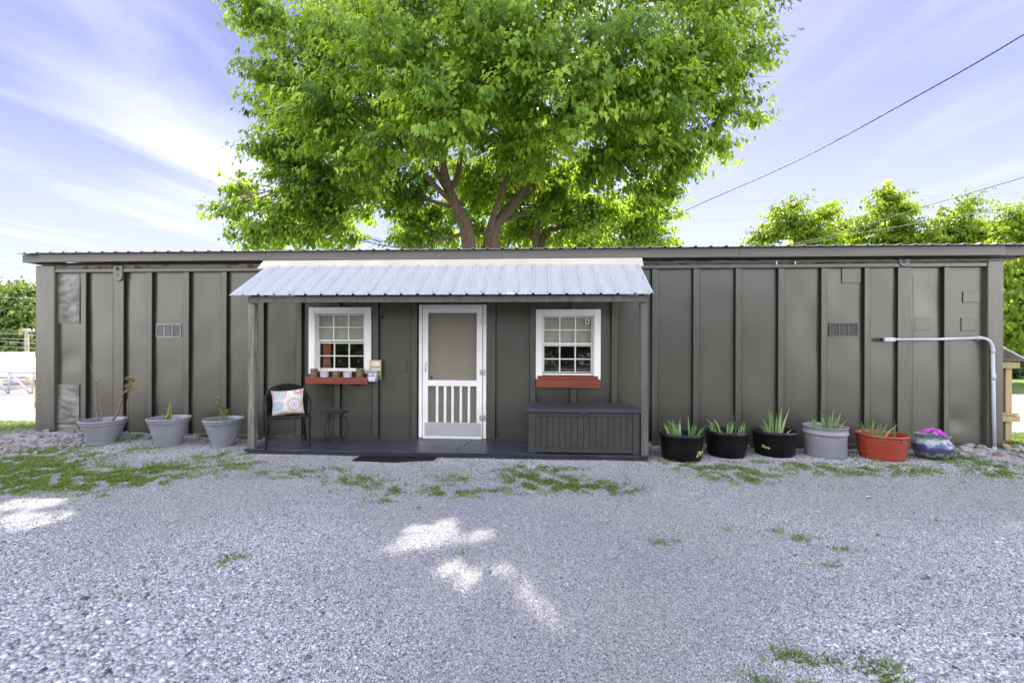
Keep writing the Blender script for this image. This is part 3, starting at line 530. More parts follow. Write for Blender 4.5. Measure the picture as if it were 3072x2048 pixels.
# rails
m = MB(); m.box(rel(PX(163, .07)) + .001, rel(PX(2963, .07)) - .001, -0.062, 0.0, 2.66, 2.715); m.build('top_rail', 'post_paint', bld, bevel=0.006)
m = MB(); m.box(rel(XL + .16), rel(XR - .16), -0.045, 0.0, 2.718, 2.778); m.build('top_flange', 'rusty_metal', bld, bevel=0.004)
m = MB(); m.box(rel(PX(163, .05)) + .001, rel(PX(2963, .05)) - .001, -0.056, 0.0, 0.03, 0.118); m.build('bottom_rail', 'post_paint', bld, bevel=0.006)
m = MB(); m.box(rel(PX(815)), rel(PX(3000)), -0.085, -0.066, 2.735, 2.75); m.build('cable_duct', 'trim_grey', bld, bevel=0.003)
# gutters clips
for px in (2329, 2385): 
    m = MB(); x, z = P(px, 787, .08); m.box(rel(x) - .006, rel(x) + .006, -0.09, -0.086, z - .03, z + .02); m.build('clip', 'vinyl_white', bld)

# riveted patch plates
PATCHES = [(2888, 2939, 874, 907), (2744, 2788, 953, 991), (2883, 2928, 953, 993), (2525, 2584, 790, 849), (1191, 1220, 1082, 1116), (1503, 1533, 1018, 1050), (1502, 1535, 1202, 1236)]
for (a, b, t, u) in PATCHES:
    x0, z1 = P(a, t); x1, z0 = P(b, u); m = MB(); m.box(rel(x0), rel(x1), -0.0075, 0.0, z0, z1)
    for (p, q, n) in (((x0 + .012, z0 + .012), (x1 - .012, z0 + .012), 5), ((x0 + .012, z1 - .012), (x1 - .012, z1 - .012), 5), ((x0 + .012, z0 + .012), (x0 + .012, z1 - .012), 4), ((x1 - .012, z0 + .012), (x1 - .012, z1 - .012), 4)):
        rivets(m, p, q, n, -0.0075, 0.007)
    m.build('patch_plate', 'wall_paint', bld, bevel=0.002)
# crumpled bare repair sheets in the first bay
def crumple(x0, x1, z0, z1, seed, amp):
    m = MB(); nxs, nzs = 26, 40; vs = []; fs = []
    for j in range(nzs + 1):
        for i in range(nxs + 1):
            u, v = i / nxs, j / nzs; x = x0 + (x1 - x0) * u; z = z0 + (z1 - z0) * v
            e = min(u, 1 - u, v, 1 - v) * 8; e = min(1, e)
            y = -0.010 - amp * e * (abs(mnoise.noise(Vector((x * 4, z * 9 + seed, seed)))) ** 0.7) - 0.004 * e * mnoise.noise(Vector((x * 14, z * 14, seed)))
            vs.append((rel(x), y, z))
    for j in range(nzs):
        for i in range(nxs): a = j * (nxs + 1) + i; fs.append((a, a + 1, a + nxs + 2, a + nxs + 1))
    m.add(vs, fs, True); rivets(m, (x0 + .02, z0 + .02), (x1 - .02, z0 + .02), 12, -0.012); rivets(m, (x0 + .02, z1 - .02), (x1 - .02, z1 - .02), 12, -0.012)
    return m.build('repair_sheet', 'bare_worn_metal', bld)
a, b = PX(170), PX(240)
crumple(a, b, P(200, 970)[1], P(200, 818)[1], 2.0, 0.022); crumple(a, b, P(200, 1268)[1], P(200, 1152)[1], 7.0, 0.015)
crumple(a, b, 0.13, P(200, 1272)[1], 12.0, 0.01)
# lifting brackets with a dark hole
def bracket(px0, px1, py0, py1, hx, hy, hr, extra):
    x0, z1 = P(px0, py0, .066); x1, z0 = P(px1, py1, .066); m = MB(); w = x1 - x0; cx = (x0 + x1) / 2; n = 10
    out = [(x0, z1), (x1, z1)] + [(cx + w / 2 * math.cos(-q * math.pi / n), z0 + w / 2 + w / 2 * math.sin(-q * math.pi / n)) for q in range(n + 1)]
    vs = [(rel(x), -0.074, z) for x, z in out] + [(rel(x), -0.052, z) for x, z in out]; k = len(out)
    m.add(vs, [tuple(range(k))[::-1]] + [(i, (i + 1) % k, k + (i + 1) % k, k + i) for i in range(k)])
    o = m.build('bracket', 'post_paint', bld, bevel=0.004)
    hx, hz = P(hx, hy, .075); h = MB(); h.tube([(rel(hx), -0.0765, hz), (rel(hx), -0.07, hz)], hr, 18, squash=1.0); h.build('bracket_hole', 'cable_black', o)
    if extra:
        hx, hz = P(*extra, .075); h = MB(); h.tube([(rel(hx), -0.081, hz), (rel(hx), -0.07, hz)], 0.022, 14); h.build('bracket_bolt', 'post_paint', o)
bracket(341, 368, 797, 843, 352, 806, .032, (350, 823)); bracket(2697, 2728, 777, 800, 2712, 783, .034, None)
# vents
def vent(px0, px1, py0, py1, worn):
    x0, z1 = P(px0, py0, .01); x1, z0 = P(px1, py1, .01); m = MB(); t = 0.012
    m.box(rel(x0), rel(x1), -0.012, 0, z1 - t, z1); m.box(rel(x0), rel(x1), -0.012, 0, z0, z0 + t)
    w = (x1 - x0 - t) / 3
    for i in range(4): m.box(rel(x0 + w * i), rel(x0 + w * i + t), -0.0125, 0, z0 + t, z1 - t)
    o = m.build('vent', 'post_paint' if worn else 'vent_metal', bld, bevel=0.002)
    g = MB(); nb = 16
    for i in range(3):
        for j in range(nb):
            z = z0 + t + (z1 - z0 - 2 * t) * (j + .5) / nb; xa = rel(x0 + w * i + t) + .002; xb = rel(x0 + w * (i + 1)) - .002
            g.add([(xa, -0.009, z - .004), (xb, -0.009, z - .004), (xb, -0.003, z + .005), (xa, -0.003, z + .005)], [(0, 1, 2, 3)])
    g.build('louvre', 'louvre_metal' if not worn else 'rivet_paint', o)
    d = MB(); d.box(rel(x0 + .005), rel(x1 - .005), -0.0025, 0, z0 + .005, z1 - .005); d.build('vent_back', 'vent_dark', o)
vent(468, 542, 972, 1011, False); vent(2488, 2575, 968, 1009, True)

# roof: corrugated sheet, fascia boards
def ribbed(x0, x1, pitch, prof, path, name, mat, parent, thick=0.004):
    # prof: list of (dx, h) inside a pitch; path: list of (y, z) from eave to top; h is raised normal to path (approx z)
    xs = []; n = int(round((x1 - x0) / pitch)); pitch = (x1 - x0) / n
    for i in range(n):
        for (dx, h) in prof: xs.append((x0 + (i + dx) * pitch, h))
    xs.append((x1, prof[0][1])); vs = []; fs = []; k = len(xs)
    for (y, z) in path:
        for (x, h) in xs: vs.append((x, y, z + h))
    for j in range(len(path) - 1):
        for i in range(k - 1): a = j * k + i; fs.append((a, a + 1, a + k + 1, a + k))
    m = MB(); m.add(vs, fs); o = m.build(name, mat, parent); s = o.modifiers.new('thickness', 'SOLIDIFY'); s.thickness = thick; s.offset = 0
    return o
RIB = [(0.0, 0.0), (0.30, 0.0), (0.36, 0.004), (0.42, 0.0), (0.74, 0.0), (0.82, 0.019), (0.92, 0.019)]
roof = ribbed(rel(-8.2), rel(6.95), 0.2145, RIB, [(-0.235, 2.938), (2.95, 2.99)], 'roof', 'roof_grey', bld, 0.003)
edges = [-7.853, PX(800, .15), PX(1505, .15), PX(2214, .15), 6.444]
for i in range(4):
    m = MB(); z = [2.806, 2.802, 2.800, 2.797][i]; m.box(rel(edges[i]) + .0015, rel(edges[i + 1]) - .0015, -0.175, -0.135, z, 2.928); m.build('fascia_board', 'trim_grey', bld, bevel=0.004)
m = MB(); m.box(rel(-8.17), rel(-7.856), -0.135, -0.095, 2.81, 2.926); m.build('fascia_board', 'trim_grey', bld, bevel=0.004)
m = MB(); m.box(rel(6.447), rel(6.93), -0.135, -0.095, 2.80, 2.926); m.build('fascia_board', 'trim_grey', bld, bevel=0.004)
for x in (-8.19, 6.91):
    m = MB(); m.box(rel(x), rel(x) + .038, -0.09, 2.9, 2.815, 2.926); m.build('barge_board', 'trim_grey', bld, bevel=0.004)
m = MB(); m.box(rel(-8.1), rel(6.85), -0.09, 0.05, 2.86, 2.90); m.build('soffit_batten', 'trim_grey', bld)
m = MB(); m.box(rel(-8.1), rel(6.85), 0.1, 2.5, 2.785, 2.84); m.build('roof_underlay', 'trim_grey', bld)

# windows
def window(px0, px1, pt, pb, gx0, gx1, ut, ub, lt, lb, name_lab, hole, curtain):
    K1 = 0.03
    x0, z1 = P(px0, pt, K1); x1, z0 = P(px1, pb, K1); gl, zt = P(gx0, ut, .0); gr, zub = P(gx1, ub, .0); _, zlt = P(gx0, lt, .0); _, zlb = P(gx0, lb, .0)
    tw = 0.095; m = MB(); Y0 = -0.062
    m.box(rel(x0), rel(x0 + tw), Y0, 0.0, z0, z1); m.box(rel(x1 - tw), rel(x1), Y0, 0.0, z0, z1); m.box(rel(x0 + tw) + .001, rel(x1 - tw) - .001, Y0 + .002, 0.0, z1 - tw, z1 - .001)
    o = m.build('window', 'white_paint', bld, bevel=0.004)
    h = hole; s = MB(); y0, y1 = -0.035, 0.09; a, b, c, d = x0 + tw, x1 - tw, zlb - 0.045, z1 - tw
    s.box(rel(a) + .001, rel(gl) - .022, y0, y1, c, d); s.box(rel(gr) + .022, rel(b) - .001, y0, y1, c, d); s.box(rel(gl) - .021, rel(gr) + .021, y0 + .001, y1, zt + .022, d - .001); s.box(rel(gl) - .021, rel(gr) + .021, y0 - .012, y1, c, zlb - .02)
    s.build('window_frame', 'vinyl_white', o, bevel=0.003)
    def sash(za, zb, y, thickb, thickt):
        q = MB(); e = .02
        q.box(rel(gl) - e, rel(gl), y, y + .025, za - thickb, zb + thickt); q.box(rel(gr), rel(gr) + e, y, y + .025, za - thickb, zb + thickt)
        q.box(rel(gl) + .0005, rel(gr) - .0005, y + .001, y + .025, za - thickb, za); q.box(rel(gl) + .0005, rel(gr) - .0005, y + .001, y + .025, zb, zb + thickt)
        sa = q.build('sash', 'vinyl_white', o, bevel=0.002)
        g = MB(); g.add([(rel(gl) - .004, y + .014, za - .004), (rel(gr) + .004, y + .014, za - .004), (rel(gr) + .004, y + .014, zb + .004), (rel(gl) - .004, y + .014, zb + .004)], [(0, 1, 2, 3)]); g.build('glass', 'window_glass', o)
        mt = MB(); w = (gr - gl) / 3
        for i in (1, 2): mt.box(rel(gl + w * i) - .009, rel(gl + w * i) + .009, y + .003, y + .012, za, zb)
        zm = (za + zb) / 2
        for i in range(3): mt.box(rel(gl + w * i) + (.0085 if i else 0), rel(gl + w * (i + 1)) - (.0085 if i < 2 else 0), y + .0035, y + .0115, zm - .008, zm + .008)
        mt.build('muntin', 'vinyl_white', o)
    sash(zub, zt, 0.002, .03, .018); sash(zlb, zlt, 0.03, .02, .02)
    bl = MB(); z = zub - 0.01; 
    while z < zt + .02:
        bl.add([(rel(gl) - .01, 0.032, z), (rel(gr) + .01, 0.032, z), (rel(gr) + .01, 0.042, z + .0235), (rel(gl) - .01, 0.042, z + .0235)], [(0, 1, 2, 3)]); z += 0.0215
    bl.build('blind', 'blind_white', o)
    # dark room walls round the opening so no light leaks through the shell
    rm = MB(); rm.box(rel(gl) - .3, rel(gr) + .3, 1.3, 1.32, 0.6, 2.6); rm.build('room_wall', 'interior_wall', o)
    if curtain:
        cu = MB(); n = 24; vs = []; fs = []
        for i in range(n + 1):
            x = rel(gl) + 0.005 + 0.12 * i / n; y = 0.13 + .012 * math.sin(i * 1.4)
            vs += [(x, y, zlb - .03), (x + .005, y, zt)]
        for i in range(n): fs.append((2 * i, 2 * i + 2, 2 * i + 3, 2 * i + 1))
        cu.add(vs, fs, True); cu.build('curtain', 'curtain_orange', o)
    else:
        st = MB(); sx, sz = P(1762, 963, 0); st.box(rel(sx) - .032, rel(sx) + .032, 0.0005, 0.0022, sz - .045, sz + .045); so = st.build('sticker', 'sticker_white', o)
        rd = MB(); n = 12
        rd.add([(rel(sx) + .022 * math.cos(q * 2 * math.pi / n), -0.0004, sz - .012 + .018 * math.sin(q * 2 * math.pi / n)) for q in range(n)], [tuple(range(n))]); rd.box(rel(sx) - .012, rel(sx) + .012, -.0006, .0, sz + .008, sz + .03)
        rd.build('sticker_print', 'sticker_red', o)
    tag(o, name_lab)
window(929, 1114.6, 922, 1122, 956, 1090, 945, 1018.5, 1030, 1104, 'white framed window with an orange curtain edge', HOLES[0], True)
window(1608, 1801, 928, 1138, 1633, 1773.5, 951, 1028, 1038, 1115, 'white framed window with a small red and white sticker', HOLES[1], False)

# screen door
def door():
    K1 = 0.05; x0, z1 = P(1257, 914, K1); x1, z0 = P(1458, 1318, K1); z0 = 0.125
    f = MB(); f.box(rel(x0), rel(x0) + .052, -K1, 0.06, z0, z1); f.box(rel(x1) - .05, rel(x1), -K1, 0.06, z0 - .005, z1); f.box(rel(x0) + .053, rel(x1) - .051, -K1 + .001, .06, z1 - .026, z1 - .001)
    o = f.build('door_frame', 'white_paint', bld, bevel=.004); tag(o, 'white door frame round the screen door')
    def X(p): return rel(PX(p, .058))
    def Z(p): return P(1355, p, .058)[1]
    d = MB(); ya, yb = -0.062, -0.03; L0, L1 = X(1268.5), X(1447); S0, S1 = X(1284), X(1430); T, B = Z(920), Z(1317.5)
    d.box(L0, S0, ya, yb, B, T); d.box(S1, L1, ya, yb, B, T); d.box(S0 + .0005, S1 - .0005, ya + .001, yb, Z(938), T - .0005); d.box(S0 + .0005, S1 - .0005, ya + .001, yb, Z(1158), Z(1140.5)); d.box(S0 + .0005, S1 - .0005, ya + .001, yb, B + .0005, Z(1267.5))
    dd = d.build('screen_door', 'white_paint', bld, bevel=.003); tag(dd, 'white wooden screen door with a slatted lower half')
    for a, b in ((308, 328), (376, 396), (440, 460), (511, 531), (580, 600)):
        q = MB(); q.box(X(1200 + a / 2.85), X(1200 + b / 2.85), ya + .004, yb - .004, Z(1267), Z(1158.5)); q.build('baluster', 'white_paint', dd, bevel=.002)
    q = MB(); q.box(X(1200 + 213 / 2.85), X(1200 + 695 / 2.85), ya - .004, ya - .0005, Z(1307), Z(1267.5)); q.build('kick_plate', 'kick_metal', dd, bevel=.001)
    q = MB(); q.add([(S0 - .005, -.040, Z(1142)), (S1 + .005, -.040, Z(1142)), (S1 + .005, -.040, Z(937)), (S0 - .005, -.040, Z(937))], [(0, 1, 2, 3)]); q.add([(S0 - .005, -.034, Z(1270)), (S1 + .005, -.034, Z(1270)), (S1 + .005, -.034, Z(1156)), (S0 - .005, -.034, Z(1156))], [(0, 1, 2, 3)]); q.build('insect_screen', 'insect_screen', dd)
    hx = X(1278); q = MB(); q.tube([(hx, ya - .002, Z(1090)), (hx, ya - .03, Z(1092)), (hx, ya - .03, Z(1110)), (hx, ya - .002, Z(1112))], .005, 8); q.box(hx - .01, hx + .01, ya - .003, ya - .0005, Z(1093), Z(1087)); q.box(hx - .01, hx + .01, ya - .003, ya - .0005, Z(1115), Z(1109)); q.build('door_handle', 'galvanised', dd)
    for py in (967, 1116, 1252):
        q = MB(); xx = X(1448); q.box(xx - .042, xx + .04, ya - .005, ya - .0005, Z(py + 8), Z(py - 8)); q.tube([(xx, ya - .006, Z(py + 8.5)), (xx, ya - .006, Z(py - 8.5))], .006, 8); q.build('hinge', 'paper_white' if py == 967 else 'galvanised', dd)
    q = MB(); q.box(rel(x0) + .03, rel(x1) - .03, 0.03, 0.07, 0.13, z1 - .03); i_ = q.build('inner_door', 'screen_beige', bld)
    kx = X(1290); q = MB(); q.lathe([(0, 0), (.022, .004), (.028, .02), (.02, .035), (.012, .045), (.012, .06)], 16); ko = q.build('door_knob', 'iron_black', i_); ko.rotation_euler = (R(90), 0, 0); ko.location = (kx, 0.015, Z(1134)); ko.rotation_euler = (R(-90), 0, 0)
door()

# ------------------------------------------------------------------ porch
DZ = 0.12; DX0, DX1 = -3.97, 1.405; DY = -0.955
porch = empty('porch', (0, 0, 0)); tag(porch, 'shallow porch with a dark deck under a sloping white corrugated metal awning', 'porch')
nb = 7; bw = (0.955 - 0.07) / nb
for i in range(nb):
    y0 = DY + i * bw; split = -1.12 + 0.025 * i if i > 0 else None
    parts_ = [(DX0 + random.uniform(-.006, .006), DX1)] if i == 0 else [(DX0 + random.uniform(-.01, .01), split - .006), (split + .006, DX1)]
    for (a, b) in parts_:
        m = MB(); dz = random.uniform(-.002, .002); m.box(a, b, y0 + .004, y0 + bw - .003, DZ - .03, DZ + dz); m.build('deck_board', 'deck_paint', porch, bevel=.004)
m = MB(); m.box(DX0 + .02, DX1 - .01, DY + .012, DY + .045, 0.02, DZ - .032); m.build('skirt', 'deck_dark', porch, bevel=.004)
m = MB(); m.box(DX0 + .03, DX0 + .065, DY + .05, -0.07, 0.02, DZ - .032); m.box(DX1 - .065, DX1 - .03, DY + .05, -0.07, 0.02, DZ - .032); m.build('joist', 'deck_dark', porch)
KF = 0.93
def post(px0, px1, lean, label, pm='wood_grey'):
    x0 = PX(px0, KF); x1 = PX(px1, KF); m = MB(); zt = 2.088
    m.add([(x0, -KF, DZ), (x1, -KF, DZ), (x1, -KF + .089, DZ), (x0, -KF + .089, DZ), (x0 + lean, -KF, zt), (x1 + lean, -KF, zt), (x1 + lean, -KF + .089, zt), (x0 + lean, -KF + .089, zt)],
          [(0, 3, 2, 1), (4, 5, 6, 7), (0, 1, 5, 4), (1, 2, 6, 5), (2, 3, 7, 6), (3, 0, 4, 7)])
    o = m.build('porch_post', pm, porch, bevel=.005); tag(o, label)
post(743.5, 762.5, 0.0, 'left post with worn weathered paint', 'worn_post'); post(1926, 1947, -.02, 'right post with a long crack')
m = MB(); m.box(PX(743, .965), PX(1943, .965), -.965, -.928, 2.09, 2.172); m.build('beam', 'wood_grey', porch, bevel=.004)
AW0, AW1 = -4.13, 1.445; SL = (2.71 - 2.185) / (1.03 - 0.19)
for x in (-3.9, -3.28, -2.66, -2.04, -1.42, -0.8, -0.18, 0.44, 1.0, 1.34):
    m = MB(); m.bar((x, -0.925, 2.13), (x, -0.06, 2.13 + SL * .865), .038, .07); m.build('rafter', 'wood_grey', porch, bevel=.003)
for y in (-.75, -.4):
    m = MB(); z = 2.185 + SL * (1.03 + y) - .0225; m.box(AW0 + .1, AW1 - .1, y - .03, y + .03, z - .012, z + .004); m.build('batten', 'wood_grey', porch)
m = MB(); m.box(DX0 + .08, DX1 - .1, -.055, -.04, 2.06, 2.13)
AR = [(0.0, 0.0), (0.28, 0.0), (0.33, 0.004), (0.38, 0.0), (0.52, 0.0), (0.57, 0.004), (0.62, 0.0), (0.80, 0.0), (0.86, 0.019), (0.94, 0.019)]
aw = ribbed(AW0, AW1, 0.2145, AR, [(-1.035, 2.182), (-0.6, 2.182 + .435 * SL), (-0.18, 2.182 + .855 * SL)], 'awning_roof', 'galvalume', porch, .0015)
m = MB()
for (y, n_) in ((-.98, 1), (-.62, 1), (-.3, 1)):
    for i in range(26):
        x = AW0 + .2145 * (i + .74); z = 2.182 + (y + 1.035) * SL
        m.lathe([(.008, 0), (.008, .004), (.004, .008), (0, .008)], 8, (x, y, z + .001))
m.build('screws', 'rim_plastic', porch)
m = MB(); x0, z1 = P(813, 783, .17); x1, _ = P(1918, 778, .17)
fx = AW0 - .06 + .0
m.add([(-4.27, -.215, 2.672), (1.50, -.215, 2.672), (1.485, -.18, 2.797), (-4.19, -.18, 2.797)], [(0, 1, 2, 3)]); fl = m.build('flashing', 'flashing_cream', porch); sm_ = fl.modifiers.new('thickness', 'SOLIDIFY'); sm_.thickness = .003
sp = [(-4.27, -.215, 2.672)]

# ------------------------------------------------------------------ storage box
bx0, bx1, by0, by1 = -0.135, 1.30, -0.905, -0.27
sb = empty('storage_box', ((bx0 + bx1) / 2, (by0 + by1) / 2, DZ)); tag(sb, 'large dark grey plastic storage box with plank pattern sides on the porch deck', 'storage box')
w = (bx1 - bx0) / 2; dd_ = (by1 - by0) / 2; H = .535
m = MB(); m.box(-w + .05, w - .05, -dd_ + .022, dd_ - .01, .012, H); m.build('panel', 'box_plastic', sb)
m = MB(); n = 16; a0, a1 = -w + .085, w - .085; pw = (a1 - a0) / n
for i in range(n): m.box(a0 + i * pw + .0035, a0 + (i + 1) * pw - .0035, -dd_ + .013, -dd_ + .02, .075, H - .055)
m.build('plank_pattern', 'box_plastic', sb, bevel=.002)
m = MB(); m.box(-w, -w + .085, -dd_, dd_, 0, H); m.box(w - .085, w, -dd_, dd_, 0, H); m.build('corner_post', 'box_plastic', sb, bevel=.006)
m = MB(); m.box(-w + .086, w - .086, -dd_ + .004, -dd_ + .03, 0.012, .072); m.box(-w + .086, w - .086, -dd_ + .004, -dd_ + .03, H - .052, H); m.build('rail', 'box_plastic', sb, bevel=.004)
m = MB(); e = .022; zl = H + .003; n = 22
m.box(-w - e, w + e, -dd_ - e, dd_ + .01, zl, zl + .042)
lid = m.build('lid', 'lid_plastic', sb, bevel=.008); m = MB(); pw = (2 * w - .02) / n
for i in range(n): m.box(-w + .01 + i * pw + .004, -w + .01 + (i + 1) * pw - .004, -dd_ + .01, dd_ - .02, zl + .0425, zl + .048)
m.build('lid_planks', 'lid_plastic', lid, bevel=.003)
m = MB(); m.box(-.06, .06, -dd_ - e - .006, -dd_ - e - .0005, zl - .012, zl + .025); m.box(-.012, .012, -dd_ - .01, -dd_ + .003, H - .035, H - .008); m.build('latch', 'lid_plastic', sb, bevel=.003)

# ------------------------------------------------------------------ pots
def place(px, pyf, rb, z=0.05):           # ground position of a round base whose front edge shows at (px, pyf)
    x, y = G(px, pyf, z); d = Vector((x - CAM.x, y - CAM.y)).normalized(); return x + d.x * rb, y + d.y * rb
def depth(x, y): return -x * math.sin(TH) + (y - CAM.y) * math.cos(TH)
def stretch(px): return math.sqrt(1 + ((px - 1536) / F) ** 2)
def survey(px, pyf, py_rim, w_rim, w_base, z=0.05):
    rb = w_base * 6.4 / F / 2 / stretch(px)
    for _ in range(4):
        x, y = place(px, pyf, rb, z); d = depth(x, y); rb = w_base * d / F / 2 / stretch(px)
    rr = w_rim * d / F / 2 / stretch(px); zr = CAM.z - (py_rim - (1030.5 + (px - 1536) * math.tan(ROLL))) * d / F
    return x, y, rb, rr, zr - gzf(x, y)
def flared_pot(px, pyf, pyr, wr, wb, label, tilt=0):
    x, y, rb, rr, h = survey(px, pyf, pyr, wr, wb); o = empty('flower_pot', (x, y, gzf(x, y) - .005), random.uniform(0, 1)); tag(o, label, 'flower pot', 'grey tapered resin pots')
    m = MB(); hb = h - .075
    def rad(t): return rb + (rr * .9 - rb) * (t ** 0.9)
    prof = [(0, .001), (rb * .96, 0), (rb, .008), (rb * 1.01, .02), (rb * 1.0, .024), (rb * 1.02, .03)] + [(rad(t / 10), .03 + (hb - .03) * t / 10) for t in range(1, 11)]
    m.lathe(prof, 64); m.build('body', 'grey_resin', o)
    m = MB(); r1 = rr * .9; m.lathe([(r1, hb - .002), (r1 + .008, hb + .004), (rr * .955, h - .035), (rr * .955, h - .028), (rr, h - .022), (rr + .002, h - .01), (rr - .004, h), (rr - .016, h), (rr - .03, h - .012), (rr * .88, hb - .03), (rr * .86, h - .12)], 64); m.build('rim', 'grey_resin', o)
    m = MB(); n = 40; m.lathe([(0, h - .085), (rr * .5, h - .08), (rr * .89, h - .09)], 40, wob=lambda a, z: 1 + .03 * math.sin(5 * a)); m.build('soil', 'soil', o)
    return o, h - .085, rr
p1, s1, r1_ = flared_pot(310, 1338, 1256, 156, 84, 'grey tapered pot holding bare branching stems, nearest the left end of the wall')
p2, s2, r2_ = flared_pot(507, 1342, 1250, 141, 78, 'grey tapered pot with a small snake plant, middle of the three left of the porch')
p3, s3, r3_ = flared_pot(671, 1342, 1253, 130, 68, 'grey tapered pot with a leafy weed stem, right beside the porch post')

def leaves_np(name, L, mat, parent, shape='leaf'):
    # L: list of (base, dir, normal, length, width, tint); pointed folded leaf of 6 verts, 4 tris
    n = len(L); B = np.array([l[0] for l in L], float); D = np.array([l[1] for l in L], float); Nn = np.array([l[2] for l in L], float)
    ln = np.array([l[3] for l in L])[:, None]; w = np.array([l[4] for l in L])[:, None]; t = np.array([l[5] for l in L]); return leaf_mesh(name, B, D, Nn, ln, w, t, mat, parent)
def leaf_mesh(name, B, D, Nn, ln, w, t, mat, parent, droop=0.18, fold=0.22):
    D = D / np.linalg.norm(D, axis=1, keepdims=True); S = np.cross(D, Nn); S /= (np.linalg.norm(S, axis=1, keepdims=True) + 1e-9); U = np.cross(S, D)
    mid = B + D * ln * .42; sag = -U * ln * droop
    v = np.stack([B, mid - S * w * .5 + U * w * fold, mid, mid + S * w * .5 + U * w * fold, B + D * ln + sag], 1)
    f = np.array([(0, 2, 1), (0, 3, 2), (1, 2, 4), (2, 3, 4)]); n = len(B)
    return np_mesh(name, v.reshape(-1, 3), (f[None] + (np.arange(n) * 5)[:, None, None]).reshape(-1, 3), mat, parent, tint=np.repeat(t, 5), smooth=False)

def loc(o, x, z, dy=0.0):  # a point above pot o given as wall-plane offsets
    c, s = math.cos(-o.rotation_euler.z), math.sin(-o.rotation_euler.z); return Vector((c * x - s * dy, s * x + c * dy, z))
# pot 1: bare stems and a croton top
pl = empty('bare_stem_plant', p1.location + Vector((0, 0, s1 - .01))); tag(pl, 'mostly bare branching plant with a tuft of red and yellow leaves at one tip', 'plant')
def stemz(parent, pts, r0, r1, mat='twig', name='stem'):
    m = MB(); n = len(pts); m.tube(pts, [r0 + (r1 - r0) * i / (n - 1) for i in range(n)], 6); return m.build(name, mat, parent)
stemz(pl, [(-.05, 0, 0), (-.075, 0, .12), (-.10, .01, .3), (-.085, 0, .42), (-.10, 0, .55), (-.13, 0, .68), (-.165, 0, .80)], .011, .002)
stemz(pl, [(-.095, 0, .52), (-.05, 0, .57), (-.015, 0, .60)], .005, .0015)
stemz(pl, [(-.035, 0, 0), (-.03, .01, .15), (-.045, .02, .3), (-.06, .02, .42), (-.085, .01, .5)], .007, .002)
stemz(pl, [(.02, 0, 0), (.09, .02, .06), (.17, 0, .17), (.21, 0, .3), (.24, -.01, .40), (.30, 0, .49), (.33, 0, .53)], .014, .005)
stemz(pl, [(.10, .03, 0), (.19, .03, .06), (.27, .02, .13), (.31, .01, .2), (.34, 0, .28)], .011, .003)
stemz(pl, [(.275, .01, .13), (.29, 0, .22), (.285, 0, .31), (.30, 0, .36)], .007, .003)
stemz(pl, [(.31, 0, .5), (.35, 0, .58), (.38, 0, .62)], .006, .002)
L = []
for (cx, cz, n_) in ((.315, .60, 26), (.34, .56, 10), (.31, .49, 18), (.30, .44, 16), (.35, .455, 8)):
    for i in range(n_):
        a = random.uniform(0, 6.28); u = random.uniform(-.3, .9); d = Vector((math.cos(a), math.sin(a) * .7, u)).normalized(); L.append((Vector((cx, 0, cz)) + d * .005, d, Vector((0, -1, .6)), random.uniform(.035, .07), random.uniform(.013, .022), random.random()))
leaves_np('leaf_tuft', L, 'croton_leaf', pl); pl.scale = (1.3, 1.3, 1.16)
def blade_plant(name, o, zsoil, specs, label, cat, mat='blade_leaf', nseg=5, group=None, parent_name='blade'):
    base = o.location + Vector((0, 0, zsoil)); e = empty(name, base); tag(e, label, cat, group)
    for (dx, dy, h, lx, ly, w, curl) in specs:
        if name == 'iris_plant': w *= 1.25; h *= 1.02
        vs = []; fs = []; ts = []
        side = Vector((1, .35 * random.uniform(-1, 1), 0)).normalized()
        for i in range(nseg + 1):
            t = i / nseg; c = Vector((dx + lx * t ** 1.5, dy + ly * t ** 1.5, h * (t - curl * t ** 3))); ww = w * (1 - t ** 2.4) * (.75 + .5 * math.sin(min(1, t * 1.6) * 1.57) * .5)
            vs += [c - side * ww / 2 + Vector((0, -.12 * w, 0)), c + Vector((0, .12 * w, 0)), c + side * ww / 2 + Vector((0, -.12 * w, 0))]
        for i in range(nseg):
            for k in (0, 1): a = i * 3 + k; fs.append((a, a + 1, a + 4, a + 3))
        tt = random.random(); np_mesh(parent_name, np.array([tuple(v) for v in vs]), np.array(fs), mat, e, tint=np.full(len(vs), tt), smooth=True)
    return e
e_ = blade_plant('snake_plant', p2, s2, [(0, 0, .19, .02, 0, .022, 0), (-.02, .01, .23, .03, 0, .03, .0), (.02, 0, .15, .0, 0, .025, 0), (-.045, 0, .12, -.03, 0, .022, 0), (.045, 0, .07, .07, 0, .02, .0), (.03, -.01, .26, -.005, 0, .012, 0), (.06, 0, .085, .12, -.02, .01, .3), (-.01, -.03, .11, .06, -.02, .02, .2)], 'small variegated snake plant with upright striped leaves in the middle grey pot', 'plant', 'snake_leaf'); e_.scale = (1.5, 1.5, 1.45)
pl3 = empty('weed_stem', p3.location + Vector((0, 0, s3))); tag(pl3, 'leafy green weed stem leaning left in the grey pot beside the porch', 'plant')
L = []
